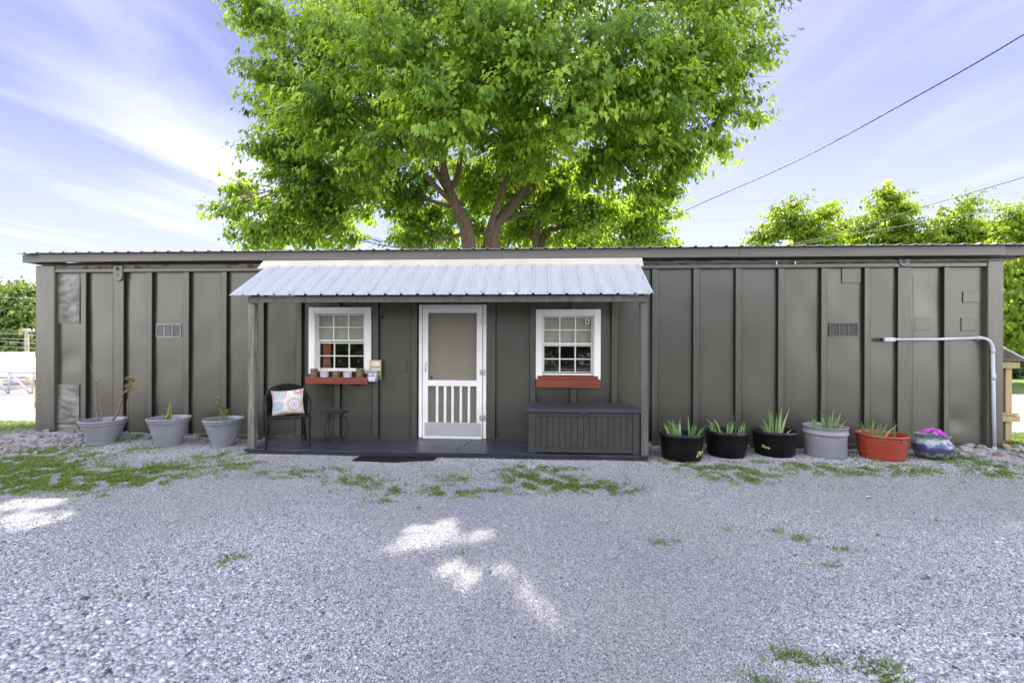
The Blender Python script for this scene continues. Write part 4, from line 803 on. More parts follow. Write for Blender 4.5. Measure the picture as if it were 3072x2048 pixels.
for (pts) in ([(.02, 0, 0), (.0, 0, .08), (-.035, 0, .17), (-.06, 0, .25), (-.085, 0, .30)], [(.03, 0, 0), (.05, 0, .1), (.045, 0, .17)], [(0, 0, 0), (.1, 0, .05), (.15, 0, .02)]):
    stemz(pl3, pts, .005, .0015, 'twig')
    for i in range(len(pts) - 1):
        for j in range(20):
            t = random.random(); b = Vector(pts[i]).lerp(Vector(pts[i + 1]), t); a = random.uniform(0, 6.28); d = Vector((math.cos(a), math.sin(a), random.uniform(-.2, .5))).normalized(); L.append((b, d, Vector((0, -.6, 1)), random.uniform(.03, .055), random.uniform(.014, .022), random.random()))
for i in range(220):
    a = random.uniform(0, 6.28); q = r3_ * .75 * math.sqrt(random.random()); b = Vector((q * math.cos(a), q * math.sin(a), 0)); L.append((b, Vector((random.uniform(-.6, .6), random.uniform(-.6, .6), 1)), Vector((0, -1, .3)), random.uniform(.02, .05), .008, random.random()))
leaves_np('weed_leaves', L, 'grass_leaf', pl3); pl3.scale = (1.25, 1.25, 1.35)

# right-hand tubs
def tub(px, pyf, pyr, wr, wb, label, mats, name='plastic_tub', style='black', group=None):
    x, y, rb, rr, h = survey(px, pyf, pyr, wr, wb); o = empty(name, (x, y, gzf(x, y) - .006)); tag(o, label, 'planter' if style != 'black' else 'planter tub', group)
    m = MB()
    if style == 'black':
        m.lathe([(0, .001), (rb * .93, 0), (rb, .03), (rb + (rr * .95 - rb) * .5, h * .5), (rr * .945, h - .045), (rr * .955, h - .04)], 64); m.build('body', mats[0], o)
        m = MB(); m.lathe([(rr * .95, h - .042), (rr * .99, h - .04), (rr, h - .03), (rr, h - .008), (rr - .004, h), (rr - .018, h), (rr - .022, h - .012), (rr * .92, h - .06), (rr * .9, h - .12)], 64); m.build('rim', mats[1], o)
    elif style == 'grey':
        m.lathe([(0, .001), (rb * .97, 0), (rb, .012), (rr * .925, h - .11), (rr * .93, h - .105)], 64); m.build('body', mats[0], o)
        m = MB(); m.lathe([(rr * .93, h - .108), (rr * .995, h - .105), (rr * 1.0, h - .082), (rr * .96, h - .078), (rr * .965, h - .014), (rr * .995, h - .012), (rr, h - .003), (rr * .985, h), (rr * .95, h), (rr * .93, h - .02), (rr * .9, h - .12)], 64); m.build('rim', mats[0], o)
    elif style == 'red':
        pr = [(0, .001), (rb * .97, 0), (rb, .01)]
        for i in range(1, 9):
            t = i / 9; r = rb + (rr * .965 - rb) * t; z = .01 + (h - .05) * t; pr += [(r, z), (r + .0025, z + .004), (r + .002, z + .01)]
        pr.append((rr * .965, h - .035)); m.lathe(pr, 64); m.build('body', mats[0], o)
        m = MB(); m.lathe([(rr * .96, h - .036), (rr * .995, h - .034), (rr, h - .004), (rr * .985, h), (rr * .95, h), (rr * .93, h - .03), (rr * .9, h - .12)], 64); m.build('rim', mats[0], o)
    m = MB(); m.lathe([(0, h - .085), (rr * .5, h - .08), (rr * .92, h - .088)], 40); m.build('soil', 'soil', o)
    return o, h - .085, rr, h, rb
tA, sA, rA, hA, bA = tub(2044, 1388, 1293, 138, 120, 'black plastic tub of strappy leaves beside the porch, with large yellow lettering', ('black_plastic', 'rim_plastic'), group='black plastic tubs')
tB, sB, rB, hB, bB = tub(2179, 1376, 1287, 137, 116, 'black plastic tub without lettering, between the two tubs with yellow writing', ('black_plastic', 'rim_plastic'), group='black plastic tubs')
tC, sC, rC, hC, bC = tub(2323, 1373, 1286, 144, 123, 'black plastic tub with faint yellow writing and tall upright leaves, beside the grey tub', ('black_plastic', 'rim_plastic'), group='black plastic tubs')
tD, sD, rD, hD, bD = tub(2475, 1376, 1274, 143, 131, 'round grey plastic tub with a raised collar below its rim', ('grey_resin',), style='grey')
tE, sE, rE, hE, bE = tub(2645, 1382, 1297, 169, 142, 'rust red plastic tub beside the glazed pot', ('red_tub',), style='red')
# handles slots on the red tub and lettering on the black ones
def wrap_text(body, o, r, z, ang, size, slant, mat, thick=.0):
    cu = bpy.data.curves.new('lettering', 'FONT'); cu.body = body; cu.size = size; cu.shear = .35; cu.offset = thick; cu.resolution_u = 3
    to = bpy.data.objects.new('lettering', cu); COL.objects.link(to); dg = bpy.context.evaluated_depsgraph_get(); me = bpy.data.meshes.new_from_object(to.evaluated_get(dg)); bpy.data.objects.remove(to)
    bm = bmesh.new(); bm.from_mesh(me); bmesh.ops.subdivide_edges(bm, edges=[e for e in bm.edges if e.calc_length() > .01], cuts=2); bmesh.ops.triangulate(bm, faces=bm.faces)
    for v in bm.verts:
        u, w_ = v.co.x, v.co.y + slant * v.co.x; rr_ = (r(z + w_) + .0022); a = ang + u / rr_; v.co = Vector((rr_ * math.cos(a), rr_ * math.sin(a), z + w_))
    bm.to_mesh(me); bm.free(); me.materials.clear(); me.materials.append(MATS[mat]); t = bpy.data.objects.new('lettering', me); COL.objects.link(t); t.parent = o; return t
def rprof(rb, rr, h): return lambda z: rb + (rr * .95 - rb) * max(0, min(1, z / (h - .045)))
wrap_text('Dura', tA, rprof(bA, rA, hA), .075, R(-63), .085, .28, 'yellow_ink', .0015)
wrap_text('Dura', tC, rprof(bC, rC, hC), .135, R(-152), .05, -.18, 'yellow_ink', .0008)
m = MB(); a = R(-62)
for a in (R(-60), R(-84)):
    c = Vector((math.cos(a), math.sin(a), 0)); s = Vector((-math.sin(a), math.cos(a), 0)); b = c * (rE * .995)
    m.add([b - s * .006 + Vector((0, 0, hE - .06)), b + s * .006 + Vector((0, 0, hE - .06)), b + s * .006 + Vector((0, 0, hE - .035)), b - s * .006 + Vector((0, 0, hE - .035))], [(0, 1, 2, 3)])
m.build('slot', 'black_and_rib_shade', tE)

def rnd_specs(n, r, h0, h1, w, seed, spread=.5):
    q = random.Random(seed); out = []
    for i in range(n):
        a = q.uniform(0, 6.28); rr = r * math.sqrt(q.random()) * .75; dx, dy = rr * math.cos(a), rr * math.sin(a); h = q.uniform(h0, h1)
        out.append((dx, dy, h + .06, dx * spread * q.uniform(.3, 1.6) + q.uniform(-.09, .07), dy * spread + q.uniform(-.05, .05), w * q.uniform(.7, 1.2), q.uniform(0, .35)))
    return out
blade_plant('iris_plant', tA, sA, rnd_specs(15, rA, .10, .22, .026, 3, .5) + [(.10, 0, .33, -.02, 0, .022, 0), (.12, 0, .22, .04, 0, .022, 0), (-.11, 0, .27, -.09, 0, .022, 0), (-.05, 0, .28, -.14, 0, .022, .1)], 'loose leaning strappy green leaves in the black tub beside the porch', 'plant', group='strappy leaved plants')
blade_plant('iris_plant', tB, sB, rnd_specs(24, rB, .10, .22, .018, 5, .5) + [(.03, 0, .30, .08, 0, .02, 0), (-.15, .02, .28, -.02, 0, .026, 0)], 'dense narrow green leaves in the middle black tub', 'plant', group='strappy leaved plants')
blade_plant('iris_plant', tC, sC, [(-.05, 0, .46, -.03, 0, .036, 0), (-.015, .02, .36, -.015, 0, .032, 0), (.02, 0, .30, .01, 0, .026, 0), (.06, 0, .38, .03, 0, .032, 0), (.09, 0, .37, .11, 0, .032, 0), (-.07, -.02, .27, -.12, 0, .03, .1), (-.10, 0, .23, -.13, 0, .025, .2), (-.12, -.05, .14, -.12, 0, .02, 0), (.12, -.05, .13, .10, 0, .022, .3), (-.06, .05, .25, -.1, 0, .022, 0), (-.09, .03, .26, -.04, 0, .024, 0)], 'few broad tall upright green leaves in the third black tub', 'plant', group='strappy leaved plants')
blade_plant('iris_plant', tD, sD, rnd_specs(22, rD, .12, .24, .018, 9, .3) + [(.08, 0, .33, .03, 0, .02, 0), (.14, 0, .30, .08, 0, .02, 0), (-.14, 0, .27, -.05, 0, .018, 0), (.0, 0, .31, .03, 0, .02, 0)], 'many thin green leaves growing in the grey tub', 'plant', group='strappy leaved plants')
blade_plant('iris_plant', tE, sE, [(-.22 + .03 * i, .04 * math.sin(i * 2), .30 - .012 * abs(i - 3) + .02 * math.sin(i * 3), -.10 + .035 * i, 0, .026, .1) for i in range(9)] + [(.02, 0, .2, -.05, 0, .034, 0), (.06, 0, .12, .08, -.02, .03, .3), (.16, 0, .25, .0, 0, .032, 0), (-.05, .05, .22, .06, 0, .024, 0)], 'clump of green leaves massed at the left side of the red tub', 'plant', group='strappy leaved plants')
# glazed pot
x, y, rb, rr, h = survey(2797, 1380, 1301, 121, 92); gp = empty('glazed_pot', (x, y, gzf(x, y) - .004)); tag(gp, 'round bellied blue and green glazed ceramic pot with a flared rim', 'flower pot')
d = depth(x, y); rbelly = 133.5 * d / F / 2 / stretch(2797)
m = MB(); m.lathe([(0, .001), (rb * .9, 0), (rb, .015), (rbelly * .9, h * .24), (rbelly * .99, h * .42), (rbelly, h * .53), (rbelly * .965, h * .63), (rbelly * .88, h * .72), (rr * .87, h * .80), (rr * .84, h * .86), (rr * .9, h * .93), (rr * .99, h * .985), (rr, h), (rr * .98, h + .004), (rr * .93, h - .003), (rr * .82, h * .88), (rr * .8, h * .8)], 72)
m.build('body', 'pot_glaze', gp); m = MB(); m.lathe([(0, h * .86), (rr * .83, h * .86)], 32); m.build('soil', 'soil', gp)
pt = empty('petunia', gp.location + Vector((-.02, -.02, h * .86))); tag(pt, 'small mound of bright magenta flowers in the glazed pot', 'flowers'); m = MB(); L = []
for i in range(34):
    a = random.uniform(0, 6.28); q = .13 * math.sqrt(random.random()); cx, cy = q * math.cos(a) * 1.1, q * math.sin(a) * .8; cz = .045 + .07 * (1 - (q / .14) ** 2); n_ = Vector((random.uniform(-.5, .5), random.uniform(-1, -.2), random.uniform(.3, 1))).normalized(); s_ = n_.cross(Vector((0, 0, 1))).normalized(); u_ = s_.cross(n_); r_ = random.uniform(.02, .03); c = Vector((cx, cy, cz))
    vs = [c - n_ * .008] + [c + (s_ * math.cos(k * .628) + u_ * math.sin(k * .628)) * r_ * (1 if k % 2 else .82) for k in range(10)]; m.add(vs, [(0, 1 + k, 1 + (k + 1) % 10) for k in range(10)])
m.build('blossoms', 'pink_petal', pt)
for i in range(160):
    a = random.uniform(0, 6.28); q = .14 * math.sqrt(random.random()); L.append((Vector((q * math.cos(a), q * math.sin(a) * .9, random.uniform(-.01, .06))), Vector((math.cos(a), math.sin(a), .5)), Vector((0, 0, 1)), random.uniform(.02, .04), .015, random.random() * .5))
leaves_np('foliage', L, 'hedge_leaf', pt)

# ------------------------------------------------------------------ wicker chair with pillow
ch = empty('wicker_armchair', (-3.53, -.66, DZ), R(32)); tag(ch, 'dark brown wicker armchair with a rounded back on the porch', 'chair')
def spline(pts, n=10):
    pts = [Vector(p) for p in pts]; out = []
    for i in range(len(pts) - 1):
        p0 = pts[max(i - 1, 0)]; p1 = pts[i]; p2 = pts[i + 1]; p3 = pts[min(i + 2, len(pts) - 1)]
        for k in range(n): t = k / n; out.append(.5 * ((2 * p1) + (-p0 + p2) * t + (2 * p0 - 5 * p1 + 4 * p2 - p3) * t * t + (-p0 + 3 * p1 - 3 * p2 + p3) * t ** 3))
    out.append(pts[-1]); return out
W2 = .265
for s in (-1, 1):
    m = MB(); m.tube(spline([(s * W2, -.25, 0), (s * W2, -.255, .3), (s * (W2 + .005), -.25, .52), (s * (W2 + .005), -.215, .60), (s * (W2 + .01), -.10, .645), (s * (W2 + .005), .08, .665), (s * W2 * .98, .2, .69)], 6), .0165, 10); m.build('front_leg', 'chair_black', ch)
    m = MB(); m.tube([(s * .225, .17, .42), (s * .24, .235, .2), (s * .255, .275, 0)], .013, 8); m.build('rear_leg', 'chair_black', ch)
m = MB(); arch = spline([(-W2 * .98, .2, .40), (-W2, .20, .60), (-W2 * .98, .205, .66), (-W2 * .78, .26, .775), (0, .31, .825), (W2 * .78, .26, .775), (W2 * .98, .205, .66), (W2, .20, .60), (W2 * .98, .2, .40)], 8); m.tube(arch, .015, 8); m.build('back_frame', 'chair_black', ch)
# woven back: vertical staves and horizontal weave
m = MB(); ns = 24
def back_pt(u, t):
    ang = (u - .5) * 2; x = W2 * .93 * math.sin(ang * 1.35) / math.sin(1.35); topz = .66 + .155 * math.cos(min(1, abs(ang)) * 1.45) ** .8; z = .41 + (topz - .41) * t; y = .2 + .09 * math.cos(ang * 1.5) * (.35 + .65 * t); return Vector((x, y, z))
for i in range(ns + 1): m.tube([back_pt(i / ns, t / 8) for t in range(9)], .0042, 5)
for j in range(44):
    m.tube([back_pt(i / 48, j / 44) + Vector((0, .004 * (1 if (i + j) % 2 else -1), 0)) for i in range(49)], .0052, 4)
m.build('back_weave', 'chair_black', ch)
m = MB(); seat = []
for j in range(40):
    y = -.25 + .45 * j / 39; hw = .255 if y < .1 else .255 - (y - .1) * .25; front = -.03 * (1 - ((j) / 39) * 0); m.tube([(hw * (2 * i / 24 - 1), y, .425 + .004 * (1 if (i + j) % 2 else -1) - .008 * (1 - (2 * i / 24 - 1) ** 2)) for i in range(25)], .0062, 4)
m.build('seat', 'chair_black', ch)
m = MB(); m.tube(spline([(-.255, -.1, .425), (-.25, -.24, .422), (-.12, -.285, .418), (0, -.295, .416), (.12, -.285, .418), (.25, -.24, .422), (.255, -.1, .425)], 6), .016, 8); m.tube([(-.255, -.1, .425), (-.245, .18, .425), (.245, .18, .425), (.255, -.1, .425)], .013, 8); m.build('seat_frame', 'chair_black', ch)
# pillow
m = MB(); n = 22; vs = []; fs = []
for s in (-1, 1):
    for j in range(n + 1):
        for i in range(n + 1):
            u, v = 2 * i / n - 1, 2 * j / n - 1; pin = 1 - .09 * (1 - u * u) * abs(v) ** 3; pin2 = 1 - .09 * (1 - v * v) * abs(u) ** 3
            th = .075 * ((1 - u ** 4) * (1 - v ** 4)) ** .55 + .006 * mnoise.noise(Vector((u * 3, v * 3, s))); vs.append((u * .212 * pin2, s * th, v * .182 * pin))
    b = (0 if s < 0 else (n + 1) ** 2)
    for j in range(n):
        for i in range(n): a = b + j * (n + 1) + i; fs.append((a, a + 1, a + n + 2, a + n + 1))
m.add(vs, fs, True); pil = m.build('pillow', 'pillow_print', None); tag(pil, 'square cushion printed with pastel rosettes leaning in the wicker chair', 'pillow')
pil.rotation_euler = (R(-14), R(-4), R(20)); pil.location = (-3.52, -.67, DZ + .595)

# side table
tx, ty = -2.86, -.66; st = empty('side_table', (tx, ty, DZ), R(-18)); tag(st, 'small round black wrought iron side table with three curved legs', 'side table')
m = MB(); m.lathe([(0, .462), (.178, .462), (.186, .464), (.188, .472), (.186, .48), (.178, .482), (0, .482)], 48); m.build('tabletop', 'iron_black', st)
m = MB(); m.lathe([(.12, .4835), (.165, .4835)], 40); m.lathe([(.03, .4838), (.09, .4838)], 30); m.build('mosaic', 'lid_plastic', st)
for k in range(3):
    a = R(-90 + 120 * k + 4); c, s = math.cos(a), math.sin(a)
    m = MB(); m.tube(spline([(c * r, s * r, z) for r, z in ((.10, .462), (.135, .41), (.175, .32), (.185, .23), (.16, .14), (.12, .07), (.118, .045), (.15, .02), (.19, .006))], 5), .0068, 8); m.build('leg', 'iron_black', st)
for z, r in ((.395, .14), (.115, .147)):
    m = MB()
    for k in range(3):
        a, b = R(-86 + 120 * k), R(-86 + 120 * (k + 1)); m.tube([(r * math.cos(a), r * math.sin(a), z), (r * math.cos(b), r * math.sin(b), z)], .004, 6)
    m.build('stretcher', 'iron_black', st)

# ------------------------------------------------------------------ window boxes and their pots
def window_box(px0, px1, pt, pb, k, label, back):
    x0, z1 = P(px0, pt, k); x1, z0 = P(px1, pb, k); o = empty('window_box', ((x0 + x1) / 2, -.065, z0)); tag(o, label, 'window box', 'red window boxes'); w = (x1 - x0) / 2; h = z1 - z0; kk = k - .065
    m = MB(); m.box(-w, w, -kk, -kk + .018, 0, h); m.build('front_board', 'red_stain', o, bevel=.002)
    for s in (-1, 1): m = MB(); a, b = sorted((s * w, s * (w - .018))); m.box(a + .0005, b - .0005, -kk + .0185, -.019, .002, h - .002); m.build('side_board', 'red_stain', o, bevel=.002)
    m = MB(); m.box(-w + .02, w - .02, -.018, -.001, .0, h + back); m.build('back_board', 'red_stain', o, bevel=.002)
    m = MB(); m.box(-w + .0185, w - .0185, -kk + .0185, -.0185, .0, .016); m.build('bottom_board', 'red_stain', o)
    return x0, x1, z0, z1
wb = window_box(915.6, 1103, 1130.5, 1152, .215, 'rust red wooden window box holding small pots, under the left window', .045)
window_box(1608.6, 1802, 1140, 1163, .215, 'empty rust red wooden window box under the right window', .055)
m = MB(); x_, z_ = P(1066, 1154, .1); m.box(x_ - .07, x_ + .07, -.12, -.06, z_ - .012, z_ + .0); br_ = m.build('shelf_bracket', 'black_and_rib_shade'); tag(br_, 'small dark bracket under the left window box', 'bracket')
zb_ = wb[2] + .017
def cup(px, w_px, pyt, kind, label):
    k = .145; x, zt = P(px, pyt, k); r = w_px / 198 / 2 * 1.0; h = zt - zb_
    if kind == 'bark':
        m = MB(); m.lathe([(0, 0), (r * .85, 0), (r * .9, .01), (r * .93, h * .5), (r, h * .8), (r * 1.02, h), (r * .84, h + .002), (r * .8, h - .02), (0, h - .022)], 22, wob=lambda a, z: 1 + .05 * mnoise.noise(Vector((3 * math.cos(a), 3 * math.sin(a), z * 30 + px)))); o = m.build('bark_pot', 'bark_pot', None, loc=(x, -k, zb_)); tag(o, label, 'small pot', 'small bark covered pots')
    else:
        m = MB(); m.lathe([(0, 0), (r * .78, 0), (r * .8, .01), (r * .97, h - .006), (r, h - .005), (r, h), (r * .93, h), (r * .9, h - .02), (0, h - .025)], 26, wob=lambda a, z: 1 + .012 * math.sin(16 * a)); o = m.build('ceramic_pot', 'ceramic_white', None, loc=(x, -k, zb_)); tag(o, label, 'small pot', 'small white pots')
cup(942.5, 21, 1106, 'bark', 'bark covered pot at the left end of the window box'); cup(973.5, 26, 1115, 'white', 'small white pot at the left, between two bark pots'); cup(1009, 20.5, 1113, 'bark', 'shortest bark covered pot, in the middle of the window box')
cup(1042.5, 26, 1116, 'white', 'small white pot at the right, next to the tallest bark pot'); cup(1080, 22, 1105, 'bark', 'tallest bark covered pot near the metal bucket')
# yellow wooden washboard rack with a bucket hanging from it
x0, z1 = P(1110, 1079, .085); x1, z0 = P(1143, 1138, .085); wr_e = empty('wooden_rack', ((x0 + x1) / 2, -.075, z0)); tag(wr_e, 'small yellow wooden ladder frame with white cards on the wall beside the left window', 'rack'); w = (x1 - x0) / 2; h = z1 - z0
for s in (-1, 1): m = MB(); a, b = sorted((s * w, s * (w - .016))); m.box(a, b, -.012, .006, 0, h); m.build('rail', 'lumber_yellow', wr_e, bevel=.002)
for zz in (h - .016, h * .62, .01): m = MB(); m.box(-w + .0165, w - .0165, -.01, .004, zz, zz + .014); m.build('rung', 'lumber_yellow', wr_e, bevel=.002)
for (a, b) in ((h * .62 + .016, h - .018), (h * .2, h * .6)): m = MB(); m.box(-w + .0165, w - .0165, -.005, -.002, a, b); m.build('card', 'paper_white', wr_e)
m = MB(); m.tube([(0, .0, h - .02), (0, .02, h - .01)], .003, 5); m.build('hook', 'iron_black', wr_e)
x_, z_ = P(1120, 1112, .15); bk = empty('metal_bucket', (x_, -.155, P(1120, 1144.5, .15)[1])); tag(bk, 'small galvanised bucket with a white band hanging beside the window box', 'bucket'); h = z_ - bk.location.z; r = .088
m = MB(); m.lathe([(0, 0), (r * .8, 0), (r * .82, .006), (r * .88, h * .33), (r * .9, h * .36), (r * .885, h * .39), (r * .93, h * .62), (r * .95, h * .65), (r * .935, h * .68), (r * .99, h - .006), (r * 1.02, h), (r * .98, h), (r * .95, h - .01), (r * .8, .01)], 40); m.build('body', 'galvanised', bk)
m = MB(); m.lathe([(r * .905, h * .22), (r * .935, h * .42)], 40); 
vs = []; nn_ = 18
m = MB()
for i in range(nn_ + 1):
    a = R(-150 + 100 * i / nn_); vs += [(r * .875 * math.cos(a), r * .875 * math.sin(a), h * .12), (r * .95 * math.cos(a), r * .95 * math.sin(a), h * .5)]
m.add(vs, [(2 * i, 2 * i + 2, 2 * i + 3, 2 * i + 1) for i in range(nn_)], True); m.build('label_band', 'ceramic_white', bk)
m = MB(); m.tube([(-r, 0, h), (-r * .6, .02, h + .02), (0, .03, h + .03), (r * .6, .02, h + .02), (r, 0, h)], .0022, 6); m.build('handle', 'galvanised', bk)

# hanging black lantern-like feeder and a bulb on the string
x_, z_ = P(1145.5, 955, .9); m = MB(); m.lathe([(0, 0), (.018, .004), (.027, .016), (.03, .035), (.031, .12), (.026, .14), (.013, .152), (.010, .165), (0, .166)], 24); hg = m.build('hanging_capsule', 'black_and_rib_shade', None, loc=(x_, -.89, z_)); tag(hg, 'slim black capsule hanging from the porch beam', 'hanging ornament')
m = MB(); m.tube([(0, 0, .16), (-.008, 0, .19), (0, 0, .225), (.008, 0, .19), (0, 0, .162)], .002, 5); m.tube([(0, 0, .2), (0, .0, .24)], .0018, 5); m.tube([(-.006, -.028, .118), (-.006, -.036, .118)], .009, 12); m.build('hook', 'iron_black', hg)
x_, z_ = P(1174, 920, .8); m = MB(); m.lathe([(0, 0), (.006, .004), (.008, .014), (.006, .026), (.004, .03)], 12); gb = m.build('string_bulb', 'snake_leaf', None, loc=(x_, -.8, z_)); tag(gb, 'tiny green string light bulb under the awning right of the hanging capsule', 'bulb')
m = MB(); m.tube([(0, 0, .028), (.0, .0, .06), (.01, .02, .10)], .0025, 6); m.build('socket', 'iron_black', gb)

# doormat lying against the deck edge
m = MB(); pts = [G(1056, 1381, .058), G(1180, 1385, .058), G(1300, 1379, .058), (-1.33, -.985), (-2.34, -.975)]; n = len(pts)
m.add([(p[0], p[1], .054) for p in pts] + [(p[0], p[1], .068) for p in pts], [tuple(range(n))[::-1], tuple(range(n, 2 * n))] + [(i, (i + 1) % n, n + (i + 1) % n, n + i) for i in range(n)])
mt = m.build('doormat', 'mat_rubber', None, bevel=.003); tag(mt, 'black rubber mat on the gravel against the deck edge', 'doormat')

# ------------------------------------------------------------------ conduit
cd = empty('electrical_conduit', (PX(2979, .09), -.09, gzf(6.4, -.1))); tag(cd, 'grey plastic conduit pipe rising from the ground and bending along the wall', 'pipe'); Z0 = cd.location.z; X0c = cd.location.x
def cp(px, py, k=.09): x, z = P(px, py, k); return Vector((x - X0c, -k + .09, z - Z0))
bt = cp(2984, 1360); bt.z = -.02
m = MB(); m.tube([bt, cp(2981, 1200), cp(2978.5, 1050)], .020, 16); m.tube(spline([cp(2978.5, 1050), cp(2976, 1036), cp(2969, 1024), cp(2957, 1016), cp(2941, 1013)], 6), .020, 16); m.tube([cp(2941, 1013), cp(2800, 1017.5), cp(2685, 1018)], .0185, 16); m.build('pipe', 'pvc_grey', cd)
m = MB(); a = cp(2981, 1122); b = cp(2981, 1140); m.tube([a, b], .0245, 16); m.build('coupling', 'pvc_grey', cd)
m = MB(); a = cp(2978.5, 1046); b = cp(2979, 1058); m.tube([a, b], .0235, 16); m.build('coupling', 'pvc_grey', cd)
m = MB(); a = cp(2928, 1013); b = cp(2944, 1012.8); m.tube([a, b], .0225, 16); m.build('coupling', 'pvc_grey', cd)
m = MB(); a = cp(2983.5, 1340); b = cp(2984, 1356); m.tube([a, b], .026, 16); m.build('coupling', 'pvc_grey', cd)
m = MB(); c = cp(2670, 1018); m.box(c.x - .085, c.x + .06, -.025, .03, c.z - .028, c.z + .028); m.build('junction_box', 'pvc_grey', cd, bevel=.006)
m = MB(); m.box(c.x - .12, c.x - .086, .0, .025, c.z - .02, c.z + .02); m.build('wall_plug', 'black_and_rib_shade', cd, bevel=.006)

# ------------------------------------------------------------------ rubble rocks
rocks = []
def rock_mesh(seed, flat):
    q = np.random.default_rng(seed); bm = bmesh.new(); bmesh.ops.create_icosphere(bm, subdivisions=2, radius=1.0); off = Vector(q.uniform(0, 50, 3)); planes = [(Vector(q.normal(0, 1, 3)).normalized(), q.uniform(.38, .75)) for _ in range(11)]
    for v in bm.verts:
        c = v.co.copy()
        for nrm, dd in planes:
            t = c.dot(nrm)
            if t > dd: c -= nrm * (t - dd)
        c *= 1 + .10 * mnoise.noise(c * 2.5 + off); v.co = Vector((c.x * 1.25, c.y * .95, c.z * flat))
    me = bpy.data.meshes.new('rock'); bm.to_mesh(me); bm.free(); return me
RM = [rock_mesh(100 + i, .55 + .35 * (i % 3) / 2) for i in range(9)]
for i, me in enumerate(RM): me.materials.append(MATS['limestone' if i != 4 else 'limestone_tan'])
def rock(x, y, s, label, group, lift=.3):
    o = bpy.data.objects.new('rock', random.choice(RM)); COL.objects.link(o); o.location = (x, y, gzf(x, y) + s * lift); o.scale = (s, s, s); o.rotation_euler = (random.uniform(-.35, .35), random.uniform(-.35, .35), random.uniform(0, 6.28)); tag(o, label, 'rock', group)
GL = 'rubble rocks at the left end of the wall'; LL = 'rough pale limestone rock in the rubble at the left end of the wall'
rk = random.Random(5)
for (px, py, s) in ((300, 1, 0),): pass
spots_ = [(360, 1308, .11), (140, 1302, .085), (170, 1322, .1), (110, 1315, .1), (65, 1312, .09), (235, 1300, .07), (200, 1318, .09), (245, 1310, .08), (30, 1322, .09), (20, 1345, .1), (60, 1340, .12), (95, 1332, .1), (135, 1335, .09), (180, 1338, .08), (215, 1335, .07), (255, 1330, .07), (10, 1365, .09), (40, 1362, .1), (75, 1358, .08), (110, 1352, .08)]
for (px, py, s) in spots_:
    x, y = G(px, py, .09); rock(x, y, s * .62, LL, GL)
for i in range(120):
    px = rk.uniform(-10, 300); py = 1300 + rk.uniform(0, 58) * (1 - .45 * px / 270); x, y = G(px, py, .08); rock(x, y, rk.uniform(.022, .055), LL, GL)
for i in range(26):
    x = rk.uniform(-6.9, -4.1); y = rk.uniform(-.36, -.08); rock(x, y, rk.uniform(.025, .06), 'small rough rock along the wall foot behind the grey pots', 'small rocks behind the grey pots')
for i in range(34):
    x = rk.uniform(1.5, 5.3); y = rk.uniform(-.36, -.08); rock(x, y, rk.uniform(.03, .075), 'small rough rock along the wall foot behind the planter tubs', 'small rocks behind the planter tubs')
for i in range(30):
    x = rk.uniform(5.35, 6.9); y = rk.uniform(-.42, -.08); rock(x, y, rk.uniform(.04, .10), 'rough pale rock under the wall between the glazed pot and the conduit', 'rocks near the conduit foot')
x, y = G(655, 1370, .05); 

# ------------------------------------------------------------------ trees
# sun flecks seen on the gravel: the crown is open along these lines to the sun
FLECKS = [(1300, 1610, .3), (1190, 1640, .2), (1420, 1615, .22), (1340, 1568, .16), (1450, 1600, .14), (1510, 1615, .09), (1340, 1715, .2), (1490, 1705, .12), (1525, 1735, .11), (1570, 1768, .11), (1610, 1830, .16), (1655, 1868, .14), (1395, 1748, .17), (1240, 1590, .17),
          (40, 1515, .3), (130, 1520, .22), (100, 1570, .28), (20, 1560, .2), (175, 1548, .15), (30, 1600, .15)]
FL = [(Vector((*G(a, b), 0.0)), r * .8) for a, b, r in FLECKS]
def open_to_sun(Pn, shrink=1.0):          # Pn (n,3) -> bool mask of points inside a fleck's light shaft
    m = np.zeros(len(Pn), bool); s = np.array(SUN_DIR)
    for c, r in FL:
        w = Pn - np.array(c); t = w @ s; q = w - t[:, None] * s; m |= (np.linalg.norm(q, axis=1) < r * shrink)
    return m
